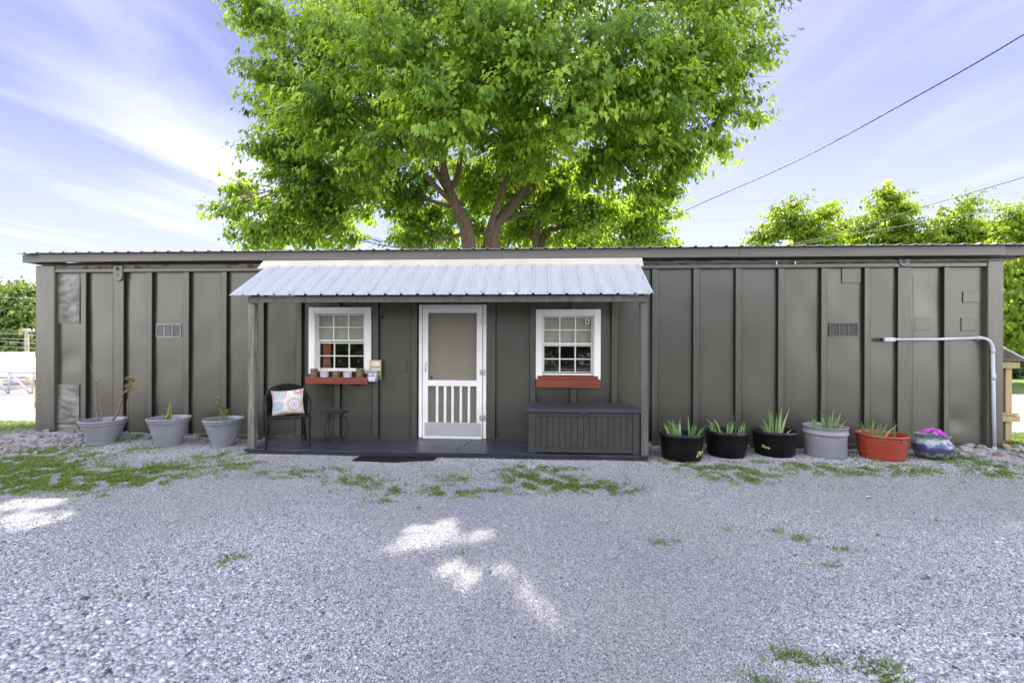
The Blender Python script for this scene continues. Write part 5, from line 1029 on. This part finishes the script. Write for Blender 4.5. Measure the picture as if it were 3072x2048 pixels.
def make_leaves(name, centers, radii, n_spray, per, L0, L1, mat, parent, seed, centre, flat=.75, carve=False, shell=.55, avoid=None):
    q = np.random.default_rng(seed); C = np.array(centers, float); Rr = np.array(radii, float); vol = Rr ** 2.3; pick = q.choice(len(C), n_spray, p=vol / vol.sum())
    d = q.normal(0, 1, (n_spray, 3)); d /= np.linalg.norm(d, axis=1, keepdims=True); rad = (shell + (1 - shell) * q.random(n_spray)) * (1 + .12 * q.normal(0, 1, n_spray)); sc = C[pick] + d * (Rr[pick] * rad)[:, None] * np.array([1, 1, flat])
    out = d + 0.7 * (sc - np.array(centre)) / (np.linalg.norm(sc - np.array(centre), axis=1, keepdims=True) + 1e-6); out[:, 2] *= .35; out[:, 2] -= .1; out /= np.linalg.norm(out, axis=1, keepdims=True)
    sc = np.repeat(sc, per, 0); so = np.repeat(out, per, 0); n = len(sc); Lm = (L0 + L1) / 2
    t = q.uniform(-.5, .5, n); B = sc + so * (t * Lm * 5.5)[:, None] + q.normal(0, Lm * .62, (n, 3)) * np.array([1, 1, .5])
    # leaves hang: tips down and outward, blades facing outward and up
    D = np.stack([so[:, 0] * .55, so[:, 1] * .55, np.full(n, -.75)], 1) + q.normal(0, .28, (n, 3)) + np.repeat(q.normal(0, .2, (n_spray, 3)), per, 0); Nn = so * .8 + np.array([0, 0, .75]) + q.normal(0, .28, (n, 3)) + np.repeat(q.normal(0, .25, (n_spray, 3)), per, 0)
    ln = q.uniform(L0, L1, n)[:, None]; w = ln * q.uniform(.52, .72, n)[:, None]; tint = np.clip(q.normal(.5, .14, n) + np.repeat(q.normal(0, .22, n_spray), per), 0, 1)
    if carve:
        k = ~open_to_sun(B, 1.0); B, D, Nn, ln, w, tint = B[k], D[k], Nn[k], ln[k], w[k], tint[k]
    return leaf_mesh(name, B, D, Nn, ln, w, tint, mat, parent)
def lobe(px, py, d, r): v = V(px, py, d); return (v.x, v.y, v.z), r
big = empty('shade_tree', (-.2, 4.6, 0)); tag(big, 'large spreading tree with bright green drooping leaves rising behind the building', 'tree')
LOBES = [lobe(*a) for a in [
    (1500, 120, 8.6, 1.3), (1180, 180, 8.9, 1.25), (1850, 190, 8.9, 1.3), (1330, 330, 8.6, 1.0), (1700, 300, 8.8, 1.15), (1990, 320, 9.1, .95), (980, 330, 9.6, 1.05), (1130, 450, 9.7, .95), (2080, 170, 9.4, 1.05), (1550, 260, 8.9, 1.0),
    (800, 55, 10, .62), (755, 15, 10, .42), (930, 190, 10, .85), (830, 235, 10.2, .62), (770, 225, 10.4, .38), (860, 390, 10.6, .72), (800, 440, 10.6, .42), (765, 445, 10.6, .2), (920, 520, 11, .85), (1010, 100, 10, .75), (960, 60, 10.6, .45),
    (770, 600, 11.2, .5), (710, 605, 11.2, .3), (800, 670, 11.4, .5), (735, 680, 11.4, .3), (860, 620, 11.4, .6), (960, 660, 11.8, .65), (900, 715, 12, .4), (1060, 570, 11.4, .7), (1050, 715, 12.6, .3), (1000, 600, 12, .6),
    (1230, 650, 13.2, .55), (1260, 540, 12.2, .75), (1400, 380, 11.2, .7), (1600, 450, 10.9, .95), (1480, 560, 13.4, .7), (1660, 590, 12.8, .75), (1800, 480, 11.2, .9), (1800, 620, 12.2, .75), (1900, 680, 12.6, .55), (1700, 690, 13.4, .5), (1560, 690, 14, .5), (1330, 700, 14, .4), (1200, 720, 14, .4),
    (1950, 560, 11.6, .6), (1900, 440, 10.6, .8), (2020, 560, 11.8, .32), (1960, 715, 12.8, .22), (1880, 730, 13, .35), (2040, 500, 11.2, .4),
    (2170, 70, 10, .8), (2270, 140, 10.4, .42), (2235, 220, 10.2, .5), (2180, 320, 10, .65), (2260, 345, 10.3, .28), (2300, 370, 10.3, .15), (2120, 400, 10.2, .5), (2010, 430, 10.5, .65), (2060, 250, 9.5, .8), (2180, 440, 10.4, .22),
    (900, 700, 13.5, .5), (980, 730, 14.5, .4), (1090, 640, 13.5, .25), (1230, 690, 14.5, .55), (1350, 640, 15, .7), (1430, 600, 15, .8), (1540, 680, 15.5, .8), (1640, 640, 15.5, .8), (1750, 700, 15.5, .8), (1840, 650, 15, .8), (1930, 620, 14, .6), (1280, 730, 15.5, .5), (1460, 720, 16, .6), (1900, 735, 15, .5), (1160, 560, 12.5, .6), (1100, 520, 12.5, .6), (830, 720, 12.5, .3),
    (1220, 600, 12.4, .6), (1230, 720, 13, .35), (1560, 650, 14.4, .5), (1430, 690, 14.4, .55), (1620, 705, 13.6, .5), (1720, 650, 12.8, .55), (1290, 640, 13.6, .5), (1500, 610, 14.6, .6), (1420, 540, 14.2, .7), (1580, 540, 14.2, .7), (1770, 700, 12.4, .5), (1290, 690, 13, .45), (1480, 720, 13.4, .4),
    (690, 640, 11.6, .4), (760, 720, 12, .35), (860, 690, 12, .5), (960, 590, 11.6, .6), (1010, 660, 12.2, .5), (880, 480, 11, .6), (1940, 700, 13, .45), (2010, 640, 12.2, .3), (2030, 520, 11.4, .4), (1480, 740, 17, .5), (1600, 730, 17, .6), (1350, 740, 17, .5), (1700, 735, 16, .6), (1800, 735, 15, .5), (1420, 520, 13.5, .8), (1560, 480, 13.5, .9), (1700, 540, 13.5, .8), (1600, 580, 15, .8),
    (690, 590, 11.6, .22), (740, 560, 11.6, .3), (1985, 600, 12.2, .35), (1960, 660, 12.5, .4), (1990, 735, 13.5, .2), (2025, 722, 13.5, .12), (2070, 480, 10.6, .35),
    (1400, 200, 11, 1.3), (1700, 150, 11, 1.4), (1150, 300, 11.6, 1.2), (1900, 330, 11.6, 1.2), (1550, 380, 12, 1.2), (1280, 400, 13, .9), (1050, 420, 12, .9)]]
UP = [(-3.2, 3.8, 9.6, 1.7), (-.8, 2.6, 9.6, 1.7), (2.0, 2.6, 9.4, 1.6), (4.3, 4.0, 9.8, 1.5), (-4.9, 5.6, 11, 1.7), (-2.2, 5.2, 12, 2.2), (1.2, 4.9, 12.2, 2.3), (4.4, 5.8, 12.3, 2.1), (6.8, 7.0, 13.6, 1.9), (-5.4, 7.6, 13.2, 2.0), (-7.4, 8.2, 13.4, 1.8), (-1.2, 7.6, 14.4, 2.4), (2.6, 7.8, 14.6, 2.4), (5.6, 8.4, 15.2, 2.2), (8.4, 8.8, 15.4, 1.8), (0.5, 10.4, 15.6, 2.2), (-3.6, 10.2, 15.4, 2.2), (4.2, 10.8, 16.6, 2.0)]
lc = [l[0] for l in LOBES] + [u[:3] for u in UP]; lr = [l[1] for l in LOBES] + [u[3] for u in UP]
nv = len(LOBES)
make_leaves('foliage', lc[:nv], lr[:nv], 4500, 28, .10, .175, 'tree_leaf', big, 11, (0, 5, 6.5), carve=True, shell=.35)
make_leaves('foliage', lc[nv:], lr[nv:], 3400, 16, .13, .2, 'tree_leaf', big, 12, (0, 6, 10), carve=True, shell=.2)
# limbs: photo polylines with their depth, radius at start and end
LIMB = [([(1440, 1215, 12.4), (1405, 745, 12.2), (1375, 640, 12.0), (1345, 560, 11.9), (1328, 480, 11.6), (1325, 400, 11.2), (1310, 250, 10.8)], .24, .05), ([(1345, 570, 11.9), (1370, 540, 12), (1385, 470, 12.2), (1400, 400, 12.2), (1420, 250, 12)], .11, .03),
        ([(1360, 610, 12), (1290, 540, 11.6), (1240, 480, 11.2), (1190, 400, 10.8)], .09, .02), ([(1345, 570, 11.9), (1300, 500, 11.8), (1265, 440, 11.5), (1200, 330, 11)], .10, .02), ([(1350, 620, 12), (1290, 600, 12), (1200, 560, 12), (1120, 520, 11.6), (980, 520, 11.2), (860, 560, 11.2)], .06, .012),
        ([(1470, 1212, 12.6), (1475, 745, 12.5), (1510, 650, 12.5), (1560, 580, 12.4), (1600, 520, 12.2), (1660, 420, 11.8), (1720, 330, 11.4), (1800, 220, 11)], .22, .04), ([(1452, 760, 12.5), (1480, 660, 12.3), (1510, 560, 12), (1525, 500, 11.8), (1560, 400, 11.5)], .12, .03),
        ([(1500, 1205, 13.2), (1605, 745, 13.2), (1625, 650, 13.2), (1640, 560, 13), (1650, 480, 12.6)], .11, .03), ([(1520, 1205, 13.3), (1620, 745, 13.3), (1680, 680, 13.2), (1735, 590, 13), (1800, 520, 12.6), (1900, 420, 11.5)], .12, .02),
        ([(1560, 590, 12.4), (1650, 540, 12.2), (1760, 480, 11.8), (1900, 380, 11), (2050, 300, 10.4)], .05, .012), ([(1520, 660, 12.5), (1580, 640, 12.6), (1680, 610, 12.8)], .05, .02), ([(1385, 700, 12.2), (1340, 712, 12.2), (1270, 740, 12.4)], .05, .02),
        ([(1310, 250, 10.8), (1300, 100, 10.2), (1350, -150, 10)], .06, .03), ([(1800, 220, 11), (1850, 60, 11), (1900, -200, 11)], .06, .03), ([(1200, 330, 11), (1050, 200, 10.4), (900, 90, 10.2)], .04, .012), ([(1550, 400, 11.5), (1500, 200, 11), (1480, -100, 10.5)], .07, .04), ([(1190, 400, 10.8), (1000, 330, 10.4), (860, 240, 10.2)], .03, .01)]
nodes = []
for pts, r0, r1 in LIMB:
    m = MB(); p = spline([V(*a) for a in pts], 5); n = len(p); p = [v + Vector((mnoise.noise(v * .9), mnoise.noise(v * .9 + Vector((7, 0, 0))), 0)) * .07 for v in p]; m.tube(p, [r0 + (r1 - r0) * (i / (n - 1)) ** .8 for i in range(n)], 10); m.build('trunk' if r0 > .2 else 'limb', 'bark', big)
    nodes += [(v, r0 + (r1 - r0) * i / n) for i, v in enumerate(p) if v.z > 3.4]
def twigs(name, centers, radii, nodes, parent, per, mat='bark', r=.02, seed=1, sag=.3):
    q = random.Random(seed); m = MB()
    for c, rr in zip(centers, radii):
        c = Vector(c); near = min(nodes, key=lambda t: (t[0] - c).length + .3 * max(0, t[0].z - c.z)); a = near[0]; d = c - a; mid = a.lerp(c, .5) + Vector((q.uniform(-.2, .2), q.uniform(-.2, .2), -sag * .3)); p = spline([a, mid, c], 4)
        m.tube(p, [min(near[1], r * 1.6) + (.35 * r - min(near[1], r * 1.6)) * i / (len(p) - 1) for i in range(len(p))], 5, cap=False)
        for k in range(per):
            t = q.uniform(.4, 1); s = a.lerp(c, t); e = c + Vector((q.gauss(0, 1), q.gauss(0, 1), q.gauss(0, .8))) * rr * .62; w = s.lerp(e, .5) + Vector((q.uniform(-.1, .1), q.uniform(-.1, .1), .05)); m.tube([s, w, e], [r * .45, r * .3, r * .14], 4, cap=False)
    return m.build(name, mat, parent)
twigs('branches', lc[:nv], lr[:nv], nodes, big, 9, r=.022, seed=4)
twigs('branches', lc[nv:], lr[nv:], nodes, big, 7, r=.04, seed=5)
for c_ in big.children: c_.location = -big.location

# trees right of and behind the building
def bg_tree(name, label, cat, lobes, n_spray, per, L0, L1, mat, base, seed, group=None, r=.12, twig=True, shell=.3):
    o = empty(name, base); tag(o, label, cat, group); cs = [l[0] for l in lobes]; rs = [l[1] for l in lobes]; b = Vector(base); top = Vector(cs[int(np.argmax([c[2] for c in cs]))])
    inv = Matrix.Translation(-b)
    csl = [tuple(Vector(c) - b) for c in cs]; cen = tuple(sum((Vector(c) for c in csl), Vector()) / len(csl))
    make_leaves('foliage', csl, rs, n_spray, per, L0, L1, mat, o, seed, cen, shell=shell, flat=.85)
    q = random.Random(seed); tp = top - b; p = spline([(0, 0, -.1), (tp.x * .25 + q.uniform(-.3, .3), tp.y * .2, tp.z * .35), (tp.x * .6, tp.y * .6, tp.z * .7), tuple(tp)], 6); n = len(p); m = MB(); m.tube(p, [r * (1 - .85 * i / (n - 1)) for i in range(n)], 8); m.build('trunk', 'bark', o)
    if twig: twigs('branches', csl, rs, [(v, r * (1 - .85 * i / (n - 1))) for i, v in enumerate(p) if i > 3], o, 5, r=r * .3, seed=seed)
    return o
GB = 'trees behind the right end of the building'
def base_at(px, d): v = V(px, 1100, d); return (v.x, v.y, 0)
bg_tree('maple_tree', 'leafy tree over the roof nearest the large tree, lowest of the row', 'tree', [lobe(*a) for a in [(2290, 715, 22, .6), (2370, 650, 22, 1.0), (2420, 700, 22, .9), (2470, 640, 22, .55), (2380, 620, 22, .45), (2330, 680, 22, .7), (2470, 720, 22, .8), (2400, 800, 22, 1.4), (2300, 800, 22, 1.2)]], 560, 26, .13, .22, 'far_leaf', base_at(2390, 22), 31, GB)
bg_tree('maple_tree', 'narrow leafy tree in the dip between the two higher trees behind the roof', 'tree', [lobe(*a) for a in [(2540, 700, 25, .7), (2530, 680, 25, .5), (2560, 730, 25, .8), (2500, 760, 25, 1.0), (2560, 820, 25, 1.3)]], 260, 26, .13, .22, 'far_leaf', base_at(2545, 25), 32, GB)
bg_tree('maple_tree', 'tallest leafy tree showing branches over the right part of the roof', 'tree', [lobe(*a) for a in [(2670, 600, 22, .75), (2620, 640, 22, .7), (2720, 620, 22, .6), (2590, 680, 22, .6), (2700, 680, 22, .9), (2650, 720, 22, .9), (2740, 730, 22, .8), (2660, 575, 22, .4), (2700, 800, 22, 1.4), (2600, 800, 22, 1.2)]], 620, 26, .13, .22, 'far_leaf', base_at(2640, 22), 33, GB)
bg_tree('maple_tree', 'leafy tree with a bare topmost twig left of the tree at the picture edge', 'tree', [lobe(*a) for a in [(2850, 660, 21, .75), (2900, 620, 21, .5), (2920, 600, 21, .3), (2820, 700, 21, .8), (2900, 690, 21, .9), (2950, 700, 21, .7), (2780, 720, 21, .6), (2860, 780, 21, 1.3), (2960, 800, 21, 1.3)]], 560, 26, .13, .22, 'far_leaf', base_at(2870, 21), 34, GB)
bg_tree('maple_tree', 'bright leafy tree at the right edge, hanging down past the corner of the building', 'tree', [lobe(*a) for a in [(3060, 660, 18, .8), (3010, 700, 18, .5), (3100, 720, 18, 1.1), (3050, 820, 17, 1.0), (3020, 900, 17, .8), (3080, 950, 17, 1.0), (3020, 1000, 17, .7), (3130, 860, 17, 1.2), (3160, 1000, 17, 1.2), (3040, 760, 18, .8), (3200, 700, 18, 1.5)]], 900, 26, .11, .19, 'far_leaf', base_at(3120, 18), 35, GB, r=.16)
# dark shrubs under them
for i, (px, py, d, r_, lab) in enumerate([(3010, 1130, 22, 1.3, 'dark green shrub across the road, left behind the wooden post'), (3080, 1140, 22, 1.4, 'dark green shrub across the road at the right edge'), (3050, 1060, 24, 1.5, 'tall shadowy bush rising above the road shrubs')]):
    c, rr = lobe(px, py, d, r_); o = empty('shrub', (c[0], c[1], 0)); tag(o, lab, 'shrub', 'shrubs across the road')
    make_leaves('foliage', [(0, 0, max(.5, c[2])), (.8, 0, .7), (-.9, 0, .6), (0, .2, .3)], [rr, 1.0, 1.0, 1.2], 420, 22, .12, .2, 'hedge_leaf', o, 60 + i, (0, 0, 1), shell=.4); m = MB(); m.tube([(0, 0, 0), (.05, 0, .6), (0, .1, 1.2)], [.05, .04, .02], 6); m.build('stem', 'bark', o)
# bare twigs over two crowns
# trees beyond the yard on the left
bg_tree('broadleaf_tree', 'big round tree beyond the gate behind the utility pole', 'tree', [lobe(*a) for a in [(60, 890, 42, 1.5), (90, 920, 42, 1.5), (30, 930, 42, 1.7), (100, 980, 42, 1.7), (50, 1000, 42, 2.0), (10, 1010, 42, 1.6), (110, 1050, 42, 1.4), (60, 1060, 42, 1.7), (75, 865, 42, .7)]], 1000, 20, .3, .5, 'left_leaf', base_at(60, 42), 41, 'trees beyond the gate', r=.35)
bg_tree('broadleaf_tree', 'darker tree at the far left edge with a gap to the sky', 'tree', [lobe(*a) for a in [(0, 880, 44, 1.0), (-30, 920, 44, 2.0), (0, 970, 44, 1.4), (-40, 1010, 44, 2.4), (20, 1060, 44, 1.5)]], 600, 20, .3, .5, 'left_leaf', base_at(-20, 44), 42, 'trees beyond the gate', r=.35)
m = MB()
far = make_leaves('woodland', [(x, 70 + 8 * math.sin(x * .3), 3.5 + 1.5 * math.sin(x * 1.3)) for x in range(-90, 100, 5)], [3.4 + math.sin(x) for x in range(-90, 100, 5)], 2600, 12, .6, .95, 'hedge_leaf', None, 51, (0, 90, 2), shell=.2); tag(far, 'low distant woodland beyond the yard', 'woodland', kind='stuff')

back = make_leaves('woodland', [(x, -22 - 3 * math.sin(x * .7), 2.6 + 1.1 * math.sin(x * 1.9)) for x in np.arange(-17, 15, 2.2)], [2.6 + .7 * math.sin(x * 2.3) for x in np.arange(-17, 15, 2.2)], 1500, 12, .35, .6, 'hedge_leaf', None, 52, (0, -24, 2), shell=.2); tag(back, 'added unseen row of dark trees behind the viewer, reflected in the wall', 'woodland', kind='stuff')  # out of view, added so the middle of the wall reflects something dark

# ------------------------------------------------------------------ left background: gate, posts, pole, yard clutter
def flatz(v): return v
def gv(px, py): x, y = G(px, py, 0.0); return x, y
ga = empty('yard_gate', (*gv(60, 1186), 0)); tag(ga, 'galvanised tubular yard gate with diagonal braces left of the building', 'gate'); dG = depth(ga.location.x, ga.location.y)
def gp_(px, py): return V(px, py, dG) - ga.location
for (a, b, r) in (((-40, 1113), (122, 1118), .022), ((-40, 1184), (103, 1186), .022)): m = MB(); m.tube([gp_(*a), gp_(*b)], r, 8); m.build('rail', 'gate_steel', ga)
for px in (-24, 27, 97): m = MB(); m.tube([gp_(px, 1113), gp_(px, 1185)], .018, 8); m.build('upright', 'gate_steel', ga)
for (a, b) in (((-25, 1117), (27, 1184)), ((28, 1117), (96, 1184)), ((97, 1118), (150, 1160))): m = MB(); m.tube([gp_(*a), gp_(*b)], .02, 8); m.build('brace', 'gate_steel', ga)
m = MB()
for i in range(44): m.tube([gp_(-40 + i * 3.2, 1114), gp_(-40 + i * 3.2, 1184)], .0025, 4)
for i in range(18): m.tube([gp_(-40, 1114 + i * 4), gp_(98, 1115 + i * 4)], .0025, 4)
m.build('wire_mesh', 'gate_steel', ga)
fe = empty('pipe_fence', (*gv(60, 1176), 0)); tag(fe, 'white pipe fence standing behind the tubular gate', 'fence'); dF = dG + 3
for (a, b) in (((-40, 1101), (122, 1102)), ((-40, 1112), (122, 1113))): m = MB(); m.tube([V(*a, dF) - fe.location, V(*b, dF) - fe.location], .035, 8); m.build('rail', 'shed_white', fe)
for px in (-10, 32, 49, 102, 114): m = MB(); v = V(px, 1101, dF) - fe.location; m.tube([v, (v.x, v.y, -.0)], .03, 8); m.build('fence_post', 'gate_steel', fe)
x, y = gv(109, 1226); m = MB(); d_ = depth(x, y); w = 10 * d_ / F / 2 / 1.4; m.box(-w, w, -w, w, -.1, 75 * d_ / F); m.add([(-w, -w, 75 * d_ / F + .001), (w, -w, 75 * d_ / F + .001), (0, 0, 75 * d_ / F + .03)], [(0, 1, 2)]); bo = m.build('wooden_bollard', 'lumber_yellow', None, bevel=.01, loc=(x, y, 0)); tag(bo, 'short square yellow post standing beside the left end of the building', 'post')
up = empty('utility_pole', (*V(80, 1100, 40).to_2d(), 0)); tag(up, 'weathered wooden utility pole with a crossarm beyond the gate', 'utility pole'); ht = V(83, 985, 40).z
m = MB(); m.tube([(0, 0, 0), (0, 0, ht)], [.2, .13], 12); m.build('pole', 'pole_wood', up); m = MB(); m.bar((-.75, 0, ht - .25), (.75, 0, ht - .25), .1, .12); m.build('crossarm', 'pole_wood', up)
for xx in (-.65, -.25, .3, .65): m = MB(); m.lathe([(.05, 0), (.07, .05), (.04, .1), (.05, .16), (0, .18)], 8, (xx, 0, ht - .19)); m.build('insulator', 'vinyl_white', up)
def blk(name, px0, px1, py0, py1, d, dy, mat, label, cat, z0=None):
    a = V(px0, py0, d); b = V(px1, py1, d); m = MB(); w = (b.x - a.x) / 2; zz = b.z if z0 is None else z0
    m.box(-w, w, 0, dy, zz, a.z); o = m.build(name, mat, None, loc=((a.x + b.x) / 2, a.y, 0), bevel=.02); tag(o, label, cat); return o
sh = blk('shed', -140, 135, 1092, 1108, 36, 5, 'shed_white', 'long low white shed roofline beyond the gate', 'shed', 0.0)
m = MB(); w = 5.3; m.add([(-w, -.7, sh.dimensions.z - .35), (w, -.7, sh.dimensions.z - .35), (w, 2.5, sh.dimensions.z + .5), (-w, 2.5, sh.dimensions.z + .5), (-w, 5.3, sh.dimensions.z), (w, 5.3, sh.dimensions.z)], [(0, 1, 2, 3), (3, 2, 5, 4)]); m.build('roof', 'shed_white', sh)
bn = blk('banner', 30, 66, 1141, 1152, 14.6, .03, 'banner_blue', 'small blue banner with white lettering on the yard clutter behind the gate', 'banner')
for i in range(5): m = MB(); m.box(-.06 + i * .045, -.03 + i * .045, -.004, -.001, bn.data.vertices[0].co.z + .05, bn.data.vertices[0].co.z + .12); m.build('lettering', 'shed_white', bn)
for i, (a, b, py, d, mt_) in enumerate([(-30, 120, 1150, 15, 'iron_pipe'), (-30, 100, 1160, 14.7, 'pole_wood'), (0, 98, 1168, 14.3, 'iron_pipe'), (-20, 92, 1173, 14.0, 'lumber_yellow'), (10, 100, 1138, 15.4, 'pine_lumber'), (-30, 60, 1130, 16, 'iron_pipe')]):
    m = MB()
    for k in range(4): p, q = V(a, py + 4, d), V(b, py + random.uniform(-2, 5), d + .6); m.tube([p + Vector((0, k * .1, 0)) - Vector((p.x, p.y, 0)), q + Vector((0, k * .1, 0)) - Vector((p.x, p.y, 0))], .04, 8)
    o = m.build('pipe_bundle', mt_, None, loc=(p.x, p.y, 0)); tag(o, ['stacked dark pipes beside the blue banner', 'stack of bright metal pipes just below the blue banner', 'low dark pipe stack near the gate bottom', 'yellow timber lengths lying lowest behind the gate', 'tan timber stack above the blue banner', 'far dark pipe stack under the white shed'][i], 'pipe stack')
# right background: shelter, road, verge
sx, sy = G(3017, 1334, .04); so = empty('utility_shelter', (sx, sy, .03)); tag(so, 'small pine timber meter shelter with a pitched roof behind the right corner', 'shelter'); dS = depth(sx, sy)
def sv(px, py, dd=0.0): return V(px, py, dS + dd) - so.location
for (lx, ly) in ((0, 0), (-1.1, 0.05), (0.02, 1.1), (-1.1, 1.15)):
    m = MB(); m.box(lx - .045, lx + .045, ly - .045, ly + .045, -.05, 1.27); q = m.build('corner_post', 'pine_lumber' if ly < .5 else 'pine_lumber', so, bevel=.004)
for (z, w_) in ((1.22, .09), (.42, .09)):
    m = MB(); m.box(-1.2, .12, -.085, -.047, z - w_ / 2, z + w_ / 2); m.box(-1.2, .12, 1.15, 1.19, z - w_ / 2, z + w_ / 2); m.box(.047, .085, -.04, 1.14, z - w_ / 2, z + w_ / 2); m.build('rail', 'pine_lumber', so, bevel=.003)
m = MB(); m.box(-1.15, .09, -.1, 1.2, .475, .505); m.build('shelf', 'pine_lumber', so)
m = MB(); z1 = 1.27; m.add([(.14, -.2, z1 + .03), (.14, 1.35, z1 + .03), (-.55, 1.35, z1 + .40), (-.55, -.2, z1 + .40), (-1.24, -.2, z1 + .03), (-1.24, 1.35, z1 + .03)], [(0, 1, 2, 3), (3, 2, 5, 4)]); rf = m.build('roof', 'galvalume', so); s_ = rf.modifiers.new('thickness', 'SOLIDIFY'); s_.thickness = .02
m = MB(); m.box(-.32, -.04 - .02, .05, .2, .80, 1.08); m.build('meter_box', 'pvc_grey', so, bevel=.01); m = MB(); m.tube([(-.16, .12, .8), (-.16, .12, 0)], .02, 8); m.build('conduit', 'pvc_grey', so)
def sheet(name, pts, z, mat):
    m = MB(); m.add([(x, y, z) for x, y in pts], [tuple(range(len(pts)))]); return tag(m.build(name, mat), kind='structure')
c0 = V(3072, 1030, 14); 
sheet('road', [(8, 3.6), (60, 5.5), (60, 9.8), (8, 8.2)], 0.012, 'road_asphalt')
sheet('verge', [(7, 8.3), (60, 9.9), (60, 60), (7, 60)], 0.012, 'grass_far') if 'grass_far' in MATS else None

# ------------------------------------------------------------------ overhead lines
def wire(label, pts, r, mat, group=None, twist=False):
    v = [V(*p) for p in pts]; o0 = v[0].copy(); p = [q - o0 for q in spline(v, 14)]; m = MB(); m.tube(p, r, 6)
    if twist:
        for ph in (0, math.pi):
            tp = []; n = len(p) * 8
            for i in range(n):
                t = i / (n - 1) * (len(p) - 1); k = min(int(t), len(p) - 2); c = p[k].lerp(p[k + 1], t - k); tp.append(c + Vector((0, math.cos(i * .45 + ph) * r * .7, math.sin(i * .45 + ph) * r * .7)))
            m.tube(tp, r * .55, 5)
    o = m.build('power_line', mat, None, loc=o0); tag(o, label, 'power line', group or 'overhead wires'); return o
wire('thick black twisted cable rising steeply from the large tree to the upper right corner', [(1930, 690, 15), (2100, 612, 13), (2400, 478, 10.5), (2800, 262, 8), (3072, 104, 6.8), (3300, -40, 6)], .010, 'cable_black', twist=True)
wire('black cable climbing to the right edge above the second one, over the small trees', [(2300, 748, 20), (2500, 705, 16), (2760, 624, 11), (3072, 531, 8), (3250, 475, 7)], .009, 'cable_black')
wire('lower black cable running just above the roof to the right edge', [(2330, 748, 20), (2560, 703, 16), (2800, 662, 12), (3072, 615, 9), (3250, 580, 8)], .008, 'cable_black')
wire('upper thin wire crossing the sky right of the large tree', [(1950, 608, 30), (2400, 600, 30), (2800, 588, 30), (3200, 573, 30)], .011, 'cable_pale')
wire('middle thin wire crossing the sky right of the large tree', [(1950, 663, 30), (2400, 653, 30), (2800, 634, 30), (3200, 618, 30)], .011, 'cable_pale')
wire('lowest thin wire just above the roof right of the large tree', [(1990, 725, 32), (2200, 728, 32), (2700, 733, 32)], .010, 'cable_pale')
wire('thin wire crossing the trees beside the right corner post', [(2960, 867, 12), (3100, 870, 12)], .008, 'cable_black')
wire('faint thin wire touching the roof left of the large tree', [(-60, 790, 26), (300, 782, 26), (900, 745, 26)], .006, 'cable_pale')
wire('faint double wire at the left edge above the trees', [(-60, 806, 30), (40, 803, 30), (160, 802, 30)], .010, 'cable_pale')
for i, (a, b) in enumerate([(893, 893), (925, 926), (998, 1008), (1014, 1022), (1022, 1034), (1038, 1048)]):
    wire('pale wire in front of the left trees, ' + ['highest of the six', 'second from the top', 'third from the top, meeting the crossarm', 'fourth from the top', 'fifth from the top', 'lowest of the six'][i], [(-60, a - 2, 39), (80, (a + b) / 2, 39), (170, b, 39)], .018 if i else .012, 'cable_pale' if i != 1 else 'cable_black')

# a few fallen leaves on the gravel
tint_mat('dead_leaf', [(0.12, 0.05, 0.025), (0.3, 0.16, 0.08), (0.55, 0.52, 0.32)])
for i, (px, py, t, sz, lab) in enumerate([(2598, 1498, 1.0, .075, 'pale dry leaf on open gravel in front of the red tub'), (2418, 1683, 1.0, .07, 'pale curled leaf on gravel near the small weeds'), (2788, 1736, .3, .06, 'reddish brown crumpled leaf near the right edge'), (2632, 1610, .15, .045, 'small dark brown leaf among the stones'),
        (521, 1491, .35, .05, 'brown leaf on gravel in front of the grey pots'), (936, 1383, .4, .05, 'tan brown leaf just before the left end of the deck'), (2802, 1563, .1, .045, 'dark leaf on gravel in front of the glazed pot'), (1262, 1512, .1, .06, 'dark slim leaf before the porch middle'), (280, 1447, .3, .07, 'brown leaf lying in the grass on the left'), (2890, 1450, .3, .06, 'brown leaf at the grass edge in front of the conduit')]):
    x, y = G(px, py, .02); z = gzf(x, y) + .012; q = np.random.default_rng(900 + i); a0 = q.uniform(0, 6.28); B = np.zeros((2, 3)); D = np.array([(math.cos(a0), math.sin(a0), .25), (math.cos(a0 + .7), math.sin(a0 + .7), .1)])
    o = leaf_mesh('fallen_leaf', B, D, np.array([(0, 0, 1.0), (.2, .1, 1)]), np.array([[sz], [sz * .7]]), np.array([[sz * .6], [sz * .4]]), np.array([t, t]), 'dead_leaf', None); o.location = (x, y, z); tag(o, lab, 'leaf', 'fallen leaves on the gravel')
